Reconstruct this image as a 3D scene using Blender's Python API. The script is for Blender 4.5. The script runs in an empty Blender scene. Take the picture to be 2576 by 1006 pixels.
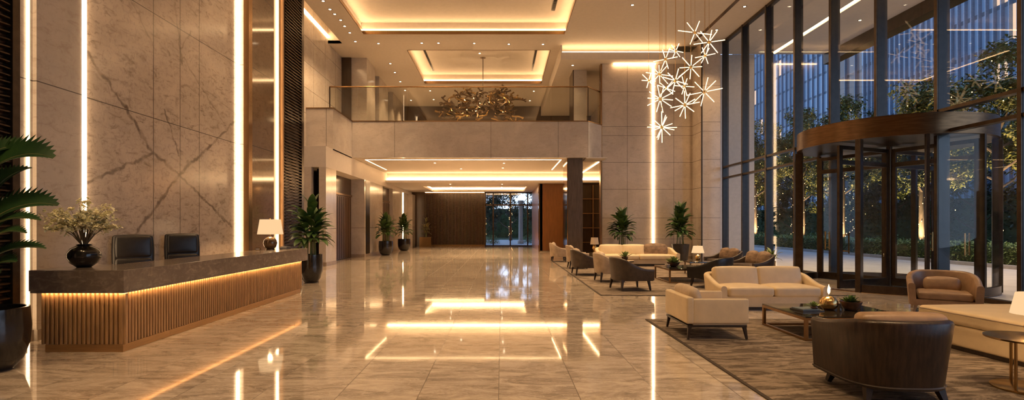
import bpy, math, random
from mathutils import Vector, Matrix
R = math.radians
rnd = random.Random(7)
sc = bpy.context.scene
COL = sc.collection
F, VX, VY, EYE = 1300.0, 1262.0, 566.0, 1.7

# ---------------------------------------------------------------- camera / world / view
cam_d = bpy.data.cameras.new('camera'); cam = bpy.data.objects.new('camera', cam_d); COL.objects.link(cam)
cam.location = (0, 0, EYE); cam.rotation_euler = (R(90), 0, 0)
cam_d.sensor_fit = 'HORIZONTAL'; cam_d.sensor_width = 36; cam_d.lens = F/2576*36
cam_d.shift_x = (1288-VX)/2576; cam_d.shift_y = (VY-503)/2576
cam_d.clip_start = .05; cam_d.clip_end = 600
sc.camera = cam
vs = sc.view_settings
vs.view_transform = 'Standard'; vs.look = 'None'; vs.gamma = 1; vs.use_curve_mapping = False
vs.exposure = 0.95
cy = sc.cycles
cy.max_bounces = 9; cy.diffuse_bounces = 4; cy.glossy_bounces = 4; cy.transparent_max_bounces = 24
cy.sample_clamp_indirect = 4.0; cy.caustics_reflective = False; cy.caustics_refractive = False
cy.use_denoising = True

# ---------------------------------------------------------------- node helpers
class NT:
    def __init__(s, nt): s.nt = nt
    def n(s, t, **kw):
        x = s.nt.nodes.new(t)
        for k, v in kw.items(): setattr(x, k, v)
        return x
    def link(s, a, b): s.nt.links.new(a, b)
    def put(s, sock, v):
        if hasattr(v, 'is_linked') or isinstance(v, bpy.types.NodeSocket): s.link(v, sock)
        else: sock.default_value = v
    def math(s, op, a, b=0.0, c=None, clamp=False):
        x = s.n('ShaderNodeMath', operation=op, use_clamp=clamp)
        s.put(x.inputs[0], a); s.put(x.inputs[1], b)
        if c is not None: s.put(x.inputs[2], c)
        return x.outputs[0]
    def vmath(s, op, a, b=None, scale=None):
        x = s.n('ShaderNodeVectorMath', operation=op)
        s.put(x.inputs[0], a)
        if b is not None: s.put(x.inputs[1], b)
        if scale is not None: s.put(x.inputs['Scale'], scale)
        return x.outputs['Value'] if op in ('LENGTH', 'DOT_PRODUCT', 'DISTANCE') else x.outputs['Vector']
    def mix(s, f, a, b):
        x = s.n('ShaderNodeMix', data_type='RGBA')
        s.put(x.inputs['Factor'], f); s.put(x.inputs[6], a); s.put(x.inputs[7], b)
        return x.outputs[2]
    def noise(s, vec, scale, detail=4, rough=.5, dist=0.0):
        x = s.n('ShaderNodeTexNoise')
        if vec is not None: s.link(vec, x.inputs['Vector'])
        x.inputs['Scale'].default_value = scale; x.inputs['Detail'].default_value = detail
        x.inputs['Roughness'].default_value = rough; x.inputs['Distortion'].default_value = dist
        return x.outputs['Fac']
    def ramp(s, f, a, b, ca=0.0, cb=1.0):
        x = s.n('ShaderNodeMapRange', interpolation_type='SMOOTHSTEP')
        s.put(x.inputs[0], f); x.inputs[1].default_value = a; x.inputs[2].default_value = b
        x.inputs[3].default_value = ca; x.inputs[4].default_value = cb
        return x.outputs[0]
    def mapping(s, vec, scale=(1, 1, 1), rot=(0, 0, 0), loc=(0, 0, 0)):
        x = s.n('ShaderNodeMapping'); s.link(vec, x.inputs[0])
        x.inputs['Scale'].default_value = scale; x.inputs['Rotation'].default_value = rot; x.inputs['Location'].default_value = loc
        return x.outputs[0]
    def obj(s): return s.n('ShaderNodeTexCoord').outputs['Object']
    def sep(s, v):
        x = s.n('ShaderNodeSeparateXYZ'); s.link(v, x.inputs[0]); return x.outputs
    def comb(s, x=0.0, y=0.0, z=0.0):
        c = s.n('ShaderNodeCombineXYZ')
        for i, v in enumerate((x, y, z)): s.put(c.inputs[i], v)
        return c.outputs[0]

def c4(c): return (c[0], c[1], c[2], 1.0)
def mk(name):
    m = bpy.data.materials.new(name); m.use_nodes = True
    t = NT(m.node_tree); b = m.node_tree.nodes['Principled BSDF']
    return m, t, b
def setp(b, rough=.5, metal=0.0, spec=.5, coat=0.0, coat_r=.05):
    b.inputs['Roughness'].default_value = rough; b.inputs['Metallic'].default_value = metal
    b.inputs['Specular IOR Level'].default_value = spec
    b.inputs['Coat Weight'].default_value = coat; b.inputs['Coat Roughness'].default_value = coat_r
def bump(t, b, h, strength=.2, dist=.01):
    x = t.n('ShaderNodeBump'); x.inputs['Strength'].default_value = strength; x.inputs['Distance'].default_value = dist
    t.link(h, x.inputs['Height']); t.link(x.outputs[0], b.inputs['Normal'])
def plain(name, col, rough=.5, metal=0.0, var=.12, scale=6.0, stretch=(1, 1, 1), bmp=0.0, bscale=80.0, coat=0.0, spec=.5):
    m, t, b = mk(name); setp(b, rough, metal, spec, coat)
    o = t.obj(); f = t.noise(t.mapping(o, stretch), scale, 5, .6)
    lo = [max(0, c*(1-var)) for c in col]; hi = [min(1, c*(1+var)) for c in col]
    t.link(t.mix(t.ramp(f, .3, .7), c4(lo), c4(hi)), b.inputs['Base Color'])
    if bmp: bump(t, b, t.noise(o, bscale, 3), bmp, .004)
    return m
def emit(name, col, s, sample=True):
    m = bpy.data.materials.new(name); m.use_nodes = True; nt = m.node_tree
    nt.nodes.remove(nt.nodes['Principled BSDF'])
    e = nt.nodes.new('ShaderNodeEmission'); e.inputs[0].default_value = c4(col); e.inputs[1].default_value = s
    nt.links.new(e.outputs[0], nt.nodes['Material Output'].inputs[0])
    if not sample: m.cycles.emission_sampling = 'NONE'
    return m
def glass(name, tint=(.96, .98, .98), refl=.05, gain=.9):
    m = bpy.data.materials.new(name); m.use_nodes = True; t = NT(m.node_tree); m.node_tree.nodes.remove(m.node_tree.nodes['Principled BSDF'])
    lw = t.n('ShaderNodeLayerWeight'); lw.inputs['Blend'].default_value = .5
    f = t.math('MULTIPLY_ADD', t.math('POWER', lw.outputs['Facing'], 5.0), gain, refl)
    tr = t.n('ShaderNodeBsdfTransparent'); tr.inputs[0].default_value = c4(tint)
    g = t.n('ShaderNodeBsdfGlossy'); g.inputs['Roughness'].default_value = 0.0
    mx = t.n('ShaderNodeMixShader'); t.link(f, mx.inputs[0]); t.link(tr.outputs[0], mx.inputs[1]); t.link(g.outputs[0], mx.inputs[2])
    t.link(mx.outputs[0], m.node_tree.nodes['Material Output'].inputs[0])
    return m

WARM = (1.0, .61, .285)
# ---------------------------------------------------------------- materials
def stone(name, base, dark, rough=.18, veins=None, spec=.5, joint_z=None, joint_y=None, joint_x=None, zoff=0.0, cloud=1.0):
    """polished stone cladding: clouds, fine flecks, optional long veins (segments in the y/z plane) and joint lines"""
    m, t, b = mk(name); setp(b, rough, 0, spec)
    o = t.obj(); s = t.sep(o)
    col = t.mix(t.ramp(t.noise(o, 1.1*cloud, 5, .6, .6), .3, .72), c4(base), c4([x*.82 for x in base]))
    st = t.noise(t.mapping(o, (1, 1, 2.6), (R(35), 0, 0)), 3.2, 8, .68, 1.2)
    col = t.mix(t.math('MULTIPLY', t.ramp(st, .48, .74), .75), col, c4(dark))
    st2 = t.noise(t.mapping(o, (1, 1.6, 1), (R(-40), 0, 0)), 7.5, 7, .7, 1.6)
    col = t.mix(t.math('MULTIPLY', t.ramp(st2, .5, .72), .5), col, c4(dark))
    col = t.mix(t.math('MULTIPLY', t.ramp(st, .40, .28), .25), col, c4([min(1, x*1.25) for x in base]))
    if veins:
        w = t.n('ShaderNodeTexNoise'); t.link(o, w.inputs[0]); w.inputs['Scale'].default_value = 4.0; w.inputs['Detail'].default_value = 5
        d3 = t.vmath('SCALE', t.vmath('SUBTRACT', w.outputs['Color'], (.5, .5, .5)), scale=.22)
        p = t.vmath('ADD', t.comb(0.0, s[1], s[2]), d3)
        p = t.vmath('MULTIPLY', p, (0, 1, 1))
        breaks = t.ramp(t.noise(o, 5.0, 4, .6), .35, .6)
        for (a, e, wd, k) in veins:
            A = Vector((0, a[0], a[1])); B = Vector((0, e[0], e[1])); D = B-A
            pa = t.vmath('SUBTRACT', p, tuple(A))
            h = t.math('DIVIDE', t.vmath('DOT_PRODUCT', pa, tuple(D)), D.length_squared, clamp=True)
            dd = t.vmath('LENGTH', t.vmath('SUBTRACT', pa, t.vmath('SCALE', tuple(D), scale=h)))
            f = t.ramp(dd, wd*.95, wd*.2)
            f = t.math('MULTIPLY', f, t.math('MULTIPLY_ADD', breaks, k*.55, k*.45), clamp=True)
            col = t.mix(f, col, c4(dark))
    def joint(coord, vals, wid=.007):
        nonlocal col
        for v in vals:
            f = t.math('LESS_THAN', t.math('ABSOLUTE', t.math('SUBTRACT', coord, v)), wid)
            col = t.mix(f, col, c4([x*.12 for x in base]))
    if joint_z: joint(s[2], joint_z)
    if joint_y: joint(s[1], joint_y, .009)
    if joint_x: joint(s[0], joint_x)
    t.link(col, b.inputs['Base Color'])
    return m
VEINS = [((8.55, 4.6), (9.5, 3.85), .045, .75), ((9.5, 3.85), (10.23, 3.12), .06, .9), ((10.23, 3.12), (11.05, 2.78), .05, .85), ((11.05, 2.78), (13.2, 1.66), .05, .8),
         ((13.45, 4.45), (12.3, 3.62), .045, .75), ((12.3, 3.62), (11.05, 2.78), .06, .9), ((11.05, 2.78), (9.6, 1.4), .055, .8),
         ((8.5, 2.35), (10.2, 3.1), .05, .7), ((10.6, 4.05), (11.04, 3.2), .04, .75), ((10.9, 6.4), (11.15, 5.2), .045, .6),
         ((11.1, 5.5), (11.5, 6.0), .035, .6), ((9.2, 6.3), (10.3, 5.2), .03, .5), ((11.2, 5.3), (12.9, 4.2), .03, .5)]
JZ = [3.82, 5.9, 8.0]
BEIGE = (.54, .445, .36)
M = {}
M['marble_feature'] = stone('feature_marble', BEIGE, (.11, .08, .06), .16, VEINS, .5, JZ, [10.24, 11.09, 11.79])
M['marble_side'] = stone('side_marble', (.54, .475, .41), (.36, .28, .22), .22, None, .5, JZ)
M['marble_front'] = stone('fascia_stone', (.52, .465, .42), (.38, .32, .27), .17, None, .5, None, None, [-5.18, -.52, 2.74, -7.54, 4.19])
M['marble_back'] = stone('back_wall_stone', (.56, .475, .40), (.40, .33, .27), .2, None, .5, [1.0, 2.05, 3.5, 4.85, 6.2, 6.65, 8.4], None, [6.32, 8.66])
M['marble_upper'] = stone('upper_wall_stone', (.54, .475, .41), (.38, .30, .24), .14, None, .5, [6.5, 7.6, 8.7, 9.8], [18.6, 20.1, 21.6, 23.1, 24.6, 26.1])
M['pier'] = stone('pier_stone', (.55, .485, .42), (.42, .34, .28), .16, None, .5, [1.55])
M['bronze_glass'] = stone('bronze_stone', (.20, .135, .085), (.10, .065, .04), .07, None, .8, JZ)
M['slab'] = stone('counter_stone', (.19, .152, .122), (.36, .29, .23), .14, None, .5, cloud=3)
M['skirt'] = plain('skirting_stone', (.30, .235, .18), .3)

def floor_mat():
    m, t, b = mk('polished_marble_floor'); setp(b, .055, 0, .75, .35, .03)
    o = t.obj(); s = t.sep(o)
    tx = t.math('FLOOR', t.math('DIVIDE', t.math('ADD', s[0], .03), .8)); ty = t.math('FLOOR', t.math('DIVIDE', t.math('ADD', s[1], .65), 1.6))
    wn = t.n('ShaderNodeTexWhiteNoise', noise_dimensions='2D'); t.link(t.comb(tx, ty), wn.inputs['Vector'])
    off = t.vmath('SCALE', wn.outputs['Color'], scale=17.0)
    p = t.vmath('ADD', o, off)
    w = t.noise(t.mapping(p, (.7, 1.9, 1), (0, 0, R(18))), 1.7, 7, .62, 1.6)
    v = t.noise(t.mapping(p, (.6, 2.2, 1), (0, 0, R(-14))), 2.6, 8, .7, 2.2)
    col = t.mix(t.ramp(w, .3, .7), c4((.64, .55, .46)), c4((.27, .22, .175)))
    ridge = t.math('ABSOLUTE', t.math('SUBTRACT', v, .5))
    col = t.mix(t.math('MULTIPLY', t.ramp(ridge, .035, .0), .55), col, c4((.78, .68, .56)))
    col = t.mix(t.math('MULTIPLY', t.ramp(t.noise(p, 5, 6, .7, 1.), .6, .75), .4), col, c4((.20, .155, .12)))
    col = t.mix(t.math('MULTIPLY', t.math('SUBTRACT', wn.outputs['Value'], .5), .22), col, c4((.2, .16, .12)))
    fx = t.math('ABSOLUTE', t.math('SUBTRACT', t.math('FRACT', t.math('DIVIDE', t.math('ADD', s[0], .03), .8)), .5))
    fy = t.math('ABSOLUTE', t.math('SUBTRACT', t.math('FRACT', t.math('DIVIDE', t.math('ADD', s[1], .65), 1.6)), .5))
    j = t.math('MAXIMUM', t.math('GREATER_THAN', fx, .5-.0042), t.math('GREATER_THAN', fy, .5-.0026))
    col = t.mix(j, col, c4((.07, .05, .035)))
    t.link(col, b.inputs['Base Color'])
    t.link(t.math('MULTIPLY_ADD', j, .3, t.math('MULTIPLY_ADD', w, .05, .03)), b.inputs['Roughness'])
    bump(t, b, t.noise(o, 1.3, 2), .035, .02)
    return m
M['floor'] = floor_mat()
def rug_mat(name, a, bb):
    m, t, b = mk(name); setp(b, .95, 0, .1)
    o = t.obj()
    w = t.noise(t.mapping(o, (.5, 2.2, 1), (0, 0, R(20))), 2.3, 10, .76, 2.2)
    g = t.noise(o, 160, 2, .7)
    col = t.mix(t.ramp(w, .42, .58), c4(a), c4(bb))
    col = t.mix(t.math('MULTIPLY', g, .35), col, c4([x*.6 for x in a]))
    t.link(col, b.inputs['Base Color']); bump(t, b, g, .5, .006)
    return m
M['rug'] = rug_mat('rug_pile', (.105, .082, .064), (.33, .268, .215))
M['rug_edge'] = plain('rug_binding', (.05, .036, .027), .8)
M['ceiling'] = plain('ceiling_plaster', (.60, .54, .48), .75, var=.03)
M['bronze'] = plain('dark_bronze', (.062, .043, .03), .3, .75, .2)
M['bronze_brushed'] = plain('brushed_bronze', (.30, .18, .085), .27, .92, .14, 3, (30, 30, .4))  # paler, more metallic bronze than the dark one
M['mullion'] = plain('mullion_metal', (.022, .021, .022), .32, .55, .15)
M['brass'] = plain('brass', (.72, .48, .2), .22, 1, .1)
M['gold_dark'] = plain('aged_brass', (.42, .27, .11), .25, 1, .15)
M['slats'] = plain('slat_wood_gold', (.47, .28, .13), .36, .25, .2, 5, (8, 8, .6))
M['plinth'] = plain('plinth_brass', (.48, .29, .13), .3, .7, .1, 4, (1, 1, 20))
M['ribbed'] = plain('ribbed_dark_bronze', (.055, .034, .02), .27, .65, .3, 4, (1, .6, 6))
M['black_leather'] = plain('black_leather', (.014, .012, .011), .36, 0, .25, 14, bmp=.25, bscale=140)
M['dark_leather'] = plain('dark_brown_leather', (.048, .032, .023), .38, 0, .25, 9, bmp=.25, bscale=120)
M['shell_leather'] = plain('streaked_brown_leather', (.026, .0135, .008), .34, 0, .6, 5, (6, 6, .6), bmp=.15, bscale=100)
M['seam'] = plain('leather_piping', (.03, .02, .015), .5)
M['cream'] = plain('cream_leather', (.68, .55, .365), .42, 0, .06, 4, bmp=.12, bscale=60)
M['cream_shade'] = plain('beige_fabric', (.52, .42, .315), .7, 0, .1, 8, bmp=.2, bscale=200)
M['tan'] = plain('tan_leather', (.33, .215, .13), .38, 0, .2, 5, bmp=.25, bscale=50)
M['taupe'] = plain('taupe_leather', (.36, .275, .2), .45, 0, .15, 6, bmp=.2, bscale=90)
M['brown_pillow'] = plain('brown_velvet', (.20, .13, .085), .7, 0, .35, 5, (1, 1, 2), bmp=.3, bscale=40)
M['dark_wood'] = plain('espresso_wood', (.028, .018, .012), .35, 0, .3, 8, (6, 6, 1))
M['door_brown'] = plain('brown_door_veneer', (.10, .05, .024), .38, 0, .2, 4, (6, 6, .5))
M['brown_wood'] = plain('brown_veneer', (.21, .088, .028), .28, 0, .18, 3, (8, 8, .4))
M['column'] = plain('smoked_column_stone', (.085, .062, .05), .28, 0, .25, 4, (4, 4, .5))
M['dark_panel'] = plain('dark_brown_panel', (.06, .036, .022), .2, 0, .25, 3, (10, 10, .4))
M['mirror_bronze'] = plain('bronze_mirror', (.45, .27, .13), .08, 1, .1, 2)
M['bronze_band'] = plain('canopy_bronze', (.15, .085, .042), .3, .92, .2, 3, (1, 1, 8))
M['branch_bronze'] = plain('dark_branch_bronze', (.11, .066, .034), .35, .6, .25)
M['table_glass'] = plain('smoked_table_top', (.02, .016, .013), .05, 0, .1, spec=.7)
M['pot_black'] = plain('black_glazed_pot', (.013, .011, .010), .14, 0, .2, spec=.6)
M['pot_grey'] = plain('charcoal_pot', (.035, .03, .028), .28, 0, .2)
M['ceramic_brown'] = plain('bronze_glaze', (.12, .075, .04), .12, .5, .3, 3, (1, 1, .5))
M['terracotta'] = plain('brown_glazed_bowl', (.10, .05, .03), .22, 0, .3)
M['soil'] = plain('potting_soil', (.03, .02, .013), .9, 0, .3, 30)
def leafmat(name, a, bb, rough=.38, tr=.25):
    m, t, b = mk(name); setp(b, rough, 0, .5)
    o = t.obj(); t.link(t.mix(t.ramp(t.noise(o, 3.5, 4, .6), .3, .7), c4(a), c4(bb)), b.inputs['Base Color'])
    b.inputs['Transmission Weight'].default_value = 0
    return m
M['leaf'] = leafmat('glossy_leaf', (.035, .085, .022), (.085, .155, .038))
M['leaf_dark'] = leafmat('dark_leaf', (.014, .05, .016), (.03, .085, .022))
M['leaf_olive'] = leafmat('olive_leaf', (.12, .10, .03), (.2, .16, .05))
M['leaf_succulent'] = leafmat('succulent_leaf', (.16, .23, .07), (.30, .36, .12))
M['stem'] = plain('plant_stem', (.13, .15, .05), .5, 0, .2)
M['twig'] = plain('brown_twig', (.14, .10, .05), .6, 0, .2)
M['blossom'] = plain('cream_blossom', (.9, .84, .56), .6, 0, .15)
M['bark'] = plain('tree_bark', (.09, .07, .055), .9, 0, .3, 10, (1, 1, .3))
M['tree_leaf'] = leafmat('tree_leaves', (.055, .075, .022), (.15, .165, .04), .55)
M['tree_leaf_deep'] = leafmat('deep_tree_leaves', (.022, .04, .022), (.05, .075, .03), .55)
M['hedge_leaf'] = leafmat('hedge_leaves', (.08, .14, .035), (.18, .25, .07), .55)
M['lawn'] = plain('lawn_ground', (.035, .06, .022), .95, 0, .3, 2)
M['pavement'] = plain('granite_paving', (.50, .49, .50), .42, 0, .12, 1.2)
M['kerb'] = plain('kerb_stone', (.30, .28, .27), .6)
M['grey_stone'] = plain('pale_outdoor_stone', (.45, .41, .38), .5, 0, .06)
M['book'] = plain('dark_book_cover', (.03, .03, .035), .4)
M['book_blue'] = plain('slate_blue_cover', (.12, .16, .19), .35)
M['white_petal'] = plain('pale_cup', (.6, .55, .5), .3)
M['glass'] = glass('window_glass', (.97, .985, .985), .025, .5)
M['glass_rail'] = glass('railing_glass', (.93, .94, .92), .045, .8)
M['glass_door'] = glass('door_glass', (.95, .965, .97), .02, .12)
M['glass_clear'] = glass('candle_glass', (.98, .98, .97), .03, .7)
M['led_cove'] = emit('cove_light', WARM, 11.0)
M['led_wall'] = emit('wall_light_strip', (1, .66, .36), 7.0)
M['led_wall_soft'] = emit('soft_wall_light_strip', (1, .66, .36), 3.0)
M['led_line'] = emit('linear_light', (1, .62, .29), 7.0)
M['led_desk'] = emit('desk_light', (1, .6, .27), 40.0)
M['star_rod'] = emit('starburst_light', (1, .62, .30), 2.4, True)
M['spot_face'] = emit('downlight_face', (1, .78, .5), 9.0, False)
M['shade_lit'] = emit('lit_lamp_shade', (1, .64, .33), .52)
M['small_glow'] = emit('candle_bulb', (1, .6, .22), 9.0)
M['fairy'] = emit('garden_bulb', (1, .58, .2), 6.0, False)
M['lit_window'] = emit('lit_office_window', (1, .66, .35), 1.1, False)

# ---------------------------------------------------------------- mesh builder
class MB:
    def __init__(s): s.v = []; s.f = []
    def add(s, vs, fs, T=None):
        b = len(s.v)
        s.v += [tuple(T @ Vector(p)) if T is not None else tuple(p) for p in vs]
        s.f += [tuple(b+i for i in f) for f in fs]; return s
    def box(s, x0, x1, y0, y1, z0, z1, T=None):
        return s.add([(x0, y0, z0), (x1, y0, z0), (x1, y1, z0), (x0, y1, z0), (x0, y0, z1), (x1, y0, z1), (x1, y1, z1), (x0, y1, z1)],
                     [(0, 3, 2, 1), (4, 5, 6, 7), (0, 1, 5, 4), (1, 2, 6, 5), (2, 3, 7, 6), (3, 0, 4, 7)], T)
    def bar(s, p0, p1, r0, r1=None, n=4, roll=math.pi/4):
        return s.tube([p0, p1], [r0, r1 if r1 is not None else r0], n, roll)
    def tube(s, pts, rad, n=8, roll=0.0, cap=True):
        pts = [Vector(p) for p in pts]
        if not isinstance(rad, (list, tuple)): rad = [rad]*len(pts)
        vs, fs = [], []
        ref = None
        for i, p in enumerate(pts):
            d = (pts[min(i+1, len(pts)-1)]-pts[max(i-1, 0)])
            d = d.normalized() if d.length > 1e-9 else Vector((0, 0, 1))
            if ref is None: ref = Vector((1, 0, 0)) if abs(d.x) < .9 else Vector((0, 1, 0))
            u = (ref-d*ref.dot(d)).normalized(); w = d.cross(u); ref = u
            for k in range(n):
                a = roll+2*math.pi*k/n
                vs.append(p+(u*math.cos(a)+w*math.sin(a))*rad[i])
        for i in range(len(pts)-1):
            for k in range(n):
                k2 = (k+1) % n
                fs.append((i*n+k, i*n+k2, (i+1)*n+k2, (i+1)*n+k))
        if cap: fs.append(tuple(range(n-1, -1, -1))); fs.append(tuple((len(pts)-1)*n+k for k in range(n)))
        return s.add(vs, fs)
    def lathe(s, prof, n=28, c=(0, 0, 0), cap=True, a0=0.0, a1=2*math.pi, sx=1.0, sy=1.0):
        full = abs(a1-a0-2*math.pi) < 1e-6; m = n if full else n+1
        vs, fs = [], []
        for (r, z) in prof:
            for k in range(m):
                a = a0+(a1-a0)*k/n
                vs.append((c[0]+r*sx*math.cos(a), c[1]+r*sy*math.sin(a), c[2]+z))
        for i in range(len(prof)-1):
            for k in range(n):
                k2 = (k+1) % m
                fs.append((i*m+k, i*m+k2, (i+1)*m+k2, (i+1)*m+k))
        if cap and full: fs.append(tuple(range(m-1, -1, -1))); fs.append(tuple((len(prof)-1)*m+k for k in range(m)))
        return s.add(vs, fs)
    def arc_wall(s, c, r, th, a0, a1, z0, z1, n=16):
        vs, fs = [], []
        for k in range(n+1):
            a = a0+(a1-a0)*k/n; ca, sa = math.cos(a), math.sin(a)
            for rr in (r-th/2, r+th/2):
                for z in (z0, z1): vs.append((c[0]+rr*ca, c[1]+rr*sa, z))
        for k in range(n):
            a, b = k*4, k*4+4
            fs += [(a, b, b+1, a+1), (a+2, a+3, b+3, b+2), (a+1, b+1, b+3, a+3), (a, a+2, b+2, b)]
        fs += [(0, 1, 3, 2), (n*4, n*4+2, n*4+3, n*4+1)]
        return s.add(vs, fs)
    def rbox(s, c, size, r=.03, T=None, bulge=0.0, k=6, bz=0.0):
        """rounded cushion block; bulge swells every face, bz lifts the top"""
        h = [x/2 for x in size]; r = min(r, min(h)*.98)
        def ts(H):
            e = [H-r, H-r*.6, H-r*.25, H]
            inner = [-(H-r)+2*(H-r)*i/k for i in range(1, k)]
            return [-x for x in reversed(e)]+inner+e
        idx, vs, fs = {}, [], []
        def vid(q):
            key = tuple(round(x, 6) for x in q)
            if key in idx: return idx[key]
            inn = [max(-(h[i]-r), min(h[i]-r, q[i])) for i in range(3)]
            d = Vector([q[i]-inn[i] for i in range(3)]); d.normalize()
            p = Vector(inn)+d*r
            if bulge:
                for i in range(3):
                    o = [j for j in range(3) if j != i]
                    w = 1.0
                    for j in o: w *= max(0, 1-(p[j]/h[j])**2)
                    p[i] += bulge*w*(p[i]/h[i])
            if bz: p.z += bz*max(0, 1-(p.x/h[0])**2)*max(0, 1-(p.y/h[1])**2)*(p.z > 0)
            vs.append(p+Vector(c)); idx[key] = len(vs)-1
            return idx[key]
        T3 = [ts(x) for x in h]
        for ax in range(3):
            u, w = [(1, 2), (2, 0), (0, 1)][ax]
            for sg in (-1, 1):
                for i in range(len(T3[u])-1):
                    for j in range(len(T3[w])-1):
                        q = []
                        for (a, b) in ((i, j), (i+1, j), (i+1, j+1), (i, j+1)):
                            p = [0, 0, 0]; p[ax] = sg*h[ax]; p[u] = T3[u][a]; p[w] = T3[w][b]; q.append(vid(p))
                        fs.append(tuple(q if sg > 0 else reversed(q)))
        return s.add(vs, fs, T)
    def blade(s, p0, az, el, L, W, droop, n=8, fold=.18, tip=1.0, twist=0.0):
        """one arching leaf: midrib path that droops, two half blades folded along it"""
        p = Vector(p0); hd = Vector((math.cos(az), math.sin(az), 0)); sd = Vector((-math.sin(az), math.cos(az), 0))
        vs, fs = [], []
        for i in range(n+1):
            t = i/n; e = el-droop*t**1.5
            if i: p = p+(hd*math.cos(e)+Vector((0, 0, 1))*math.sin(e))*(L/n)
            up = -hd*math.sin(e)+Vector((0, 0, 1))*math.cos(e)
            w = W*.5*(math.sin(math.pi*min(1, (t*.93+.07))**.85))**.8 if t < 1 else .0
            ss = (sd*math.cos(twist*t)+up*math.sin(twist*t))
            vs += [p+ss*w+up*w*fold, p.copy(), p-ss*w+up*w*fold]
        for i in range(n):
            a = i*3; fs += [(a, a+1, a+4, a+3), (a+1, a+2, a+5, a+4)]
        return s.add(vs, fs)
    def build(s, name, mat, parent=None, smooth=False, bevel=0.0, **props):
        me = bpy.data.meshes.new(name); me.from_pydata(s.v, [], s.f); me.update()
        if smooth:
            for p in me.polygons: p.use_smooth = True
            try: me.set_sharp_from_angle(angle=R(42))
            except Exception: pass
        me.materials.append(M[mat] if isinstance(mat, str) else mat)
        o = bpy.data.objects.new(name, me); COL.objects.link(o)
        if parent is not None: o.parent = parent
        if bevel:
            b = o.modifiers.new('bevel', 'BEVEL'); b.width = bevel; b.segments = 2; b.limit_method = 'ANGLE'
        for k, v in props.items(): o[k] = v
        return o
def tag(o, label, cat, group=None, kind=None):
    o['label'] = label; o['category'] = cat
    if group: o['group'] = group
    if kind: o['kind'] = kind
    return o
def thing(name, label, cat, loc=(0, 0, 0), rz=0.0, group=None, kind=None):
    o = bpy.data.objects.new(name, None); COL.objects.link(o); o.location = loc; o.rotation_euler = (0, 0, rz)
    o.empty_display_size = .2
    return tag(o, label, cat, group, kind)
def struct(name, mb, mat, label, cat, **kw): return tag(mb.build(name, mat, **kw), label, cat, None, 'structure')
def dup(root, loc, rz, label, group=None):
    r = root.copy(); COL.objects.link(r); r.location = loc; r.rotation_euler = (0, 0, rz); r['label'] = label
    if group: r['group'] = group
    for ch in list(root.children):
        c = ch.copy(); COL.objects.link(c); c.parent = r
        for g in list(ch.children):
            d = g.copy(); COL.objects.link(d); d.parent = c
    return r
def at(px, py, z):     # point seen at pixel px,py of the photo at depth z (used for measuring only)
    return ((px-VX)*z/F, z, EYE+(VY-py)*z/F)
def spot(name, loc, power, size=R(95), blend=.7, col=(1, .64, .32), rot=(0, 0, 0), rad=.06):
    l = bpy.data.lights.new(name, 'SPOT'); l.energy = power; l.color = col; l.spot_size = size; l.spot_blend = blend; l.shadow_soft_size = rad
    o = bpy.data.objects.new(name, l); COL.objects.link(o); o.location = loc; o.rotation_euler = rot; return o
def point(name, loc, power, col=(1, .62, .3), rad=.05):
    l = bpy.data.lights.new(name, 'POINT'); l.energy = power; l.color = col; l.shadow_soft_size = rad
    o = bpy.data.objects.new(name, l); COL.objects.link(o); o.location = loc; return o
def slab_holes(mb, x0, x1, y0, y1, z0, z1, holes):
    xs = sorted({x0, x1, *[h[0] for h in holes], *[h[1] for h in holes]}); ys = sorted({y0, y1, *[h[2] for h in holes], *[h[3] for h in holes]})
    for j in range(len(ys)-1):
        run = None
        for i in range(len(xs)):
            solid = False
            if i < len(xs)-1:
                cx, cyy = (xs[i]+xs[i+1])/2, (ys[j]+ys[j+1])/2
                solid = not any(h[0] < cx < h[1] and h[2] < cyy < h[3] for h in holes)
            if solid and run is None: run = xs[i]
            if not solid and run is not None:
                mb.box(run, xs[i], ys[j], ys[j+1], z0, z1); run = None
    return mb

# ================================================================= SETTING
HC = 10.5
YB = -4.5                      # wall behind the viewpoint
XW = 10.6                      # window plane
struct('floor', MB().box(-9, 10.75, YB, 42.0, -.2, 0), 'floor', 'polished beige marble floor with large rectangular slabs', 'floor')

# ceiling -------------------------------------------------------------
C1 = (-6.35, 2.9, 5.0, 23.8); C2 = (-4.75, 2.45, 26.0, 32.1)
mb = MB()
slab_holes(mb, -7.73, 2.9, YB, 38.5, HC, HC+.13, [C1, C2])
slab_holes(mb, 2.9, 10.9, YB, 25.45, HC, HC+.13, [])
mb.box(2.9, 8.6, 25.45, 26.2, HC, HC+.13)
mb.box(-9, -7.73, YB, 17.3, HC, HC+.13); mb.box(-9, -7.73, 25.0, 38.5, HC, HC+.13)
for (x0, x1, y0, y1) in (C1, C2):      # raised pockets above the two coffers
    g = .16
    mb.box(x0-g-.05, x0-g, y0-g, y1+g, HC+.13, HC+.6); mb.box(x1+g, x1+g+.05, y0-g, y1+g, HC+.13, HC+.6)
    mb.box(x0-g-.05, x1+g+.05, y0-g-.05, y0-g, HC+.13, HC+.6); mb.box(x0-g-.05, x1+g+.05, y1+g, y1+g+.05, HC+.13, HC+.6)
    mb.box(x0-g, x1+g, y0-g, y1+g, HC+.58, HC+.64)
mb.box(-9, 10.9, YB, 43, 11.5, 11.6)
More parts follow.
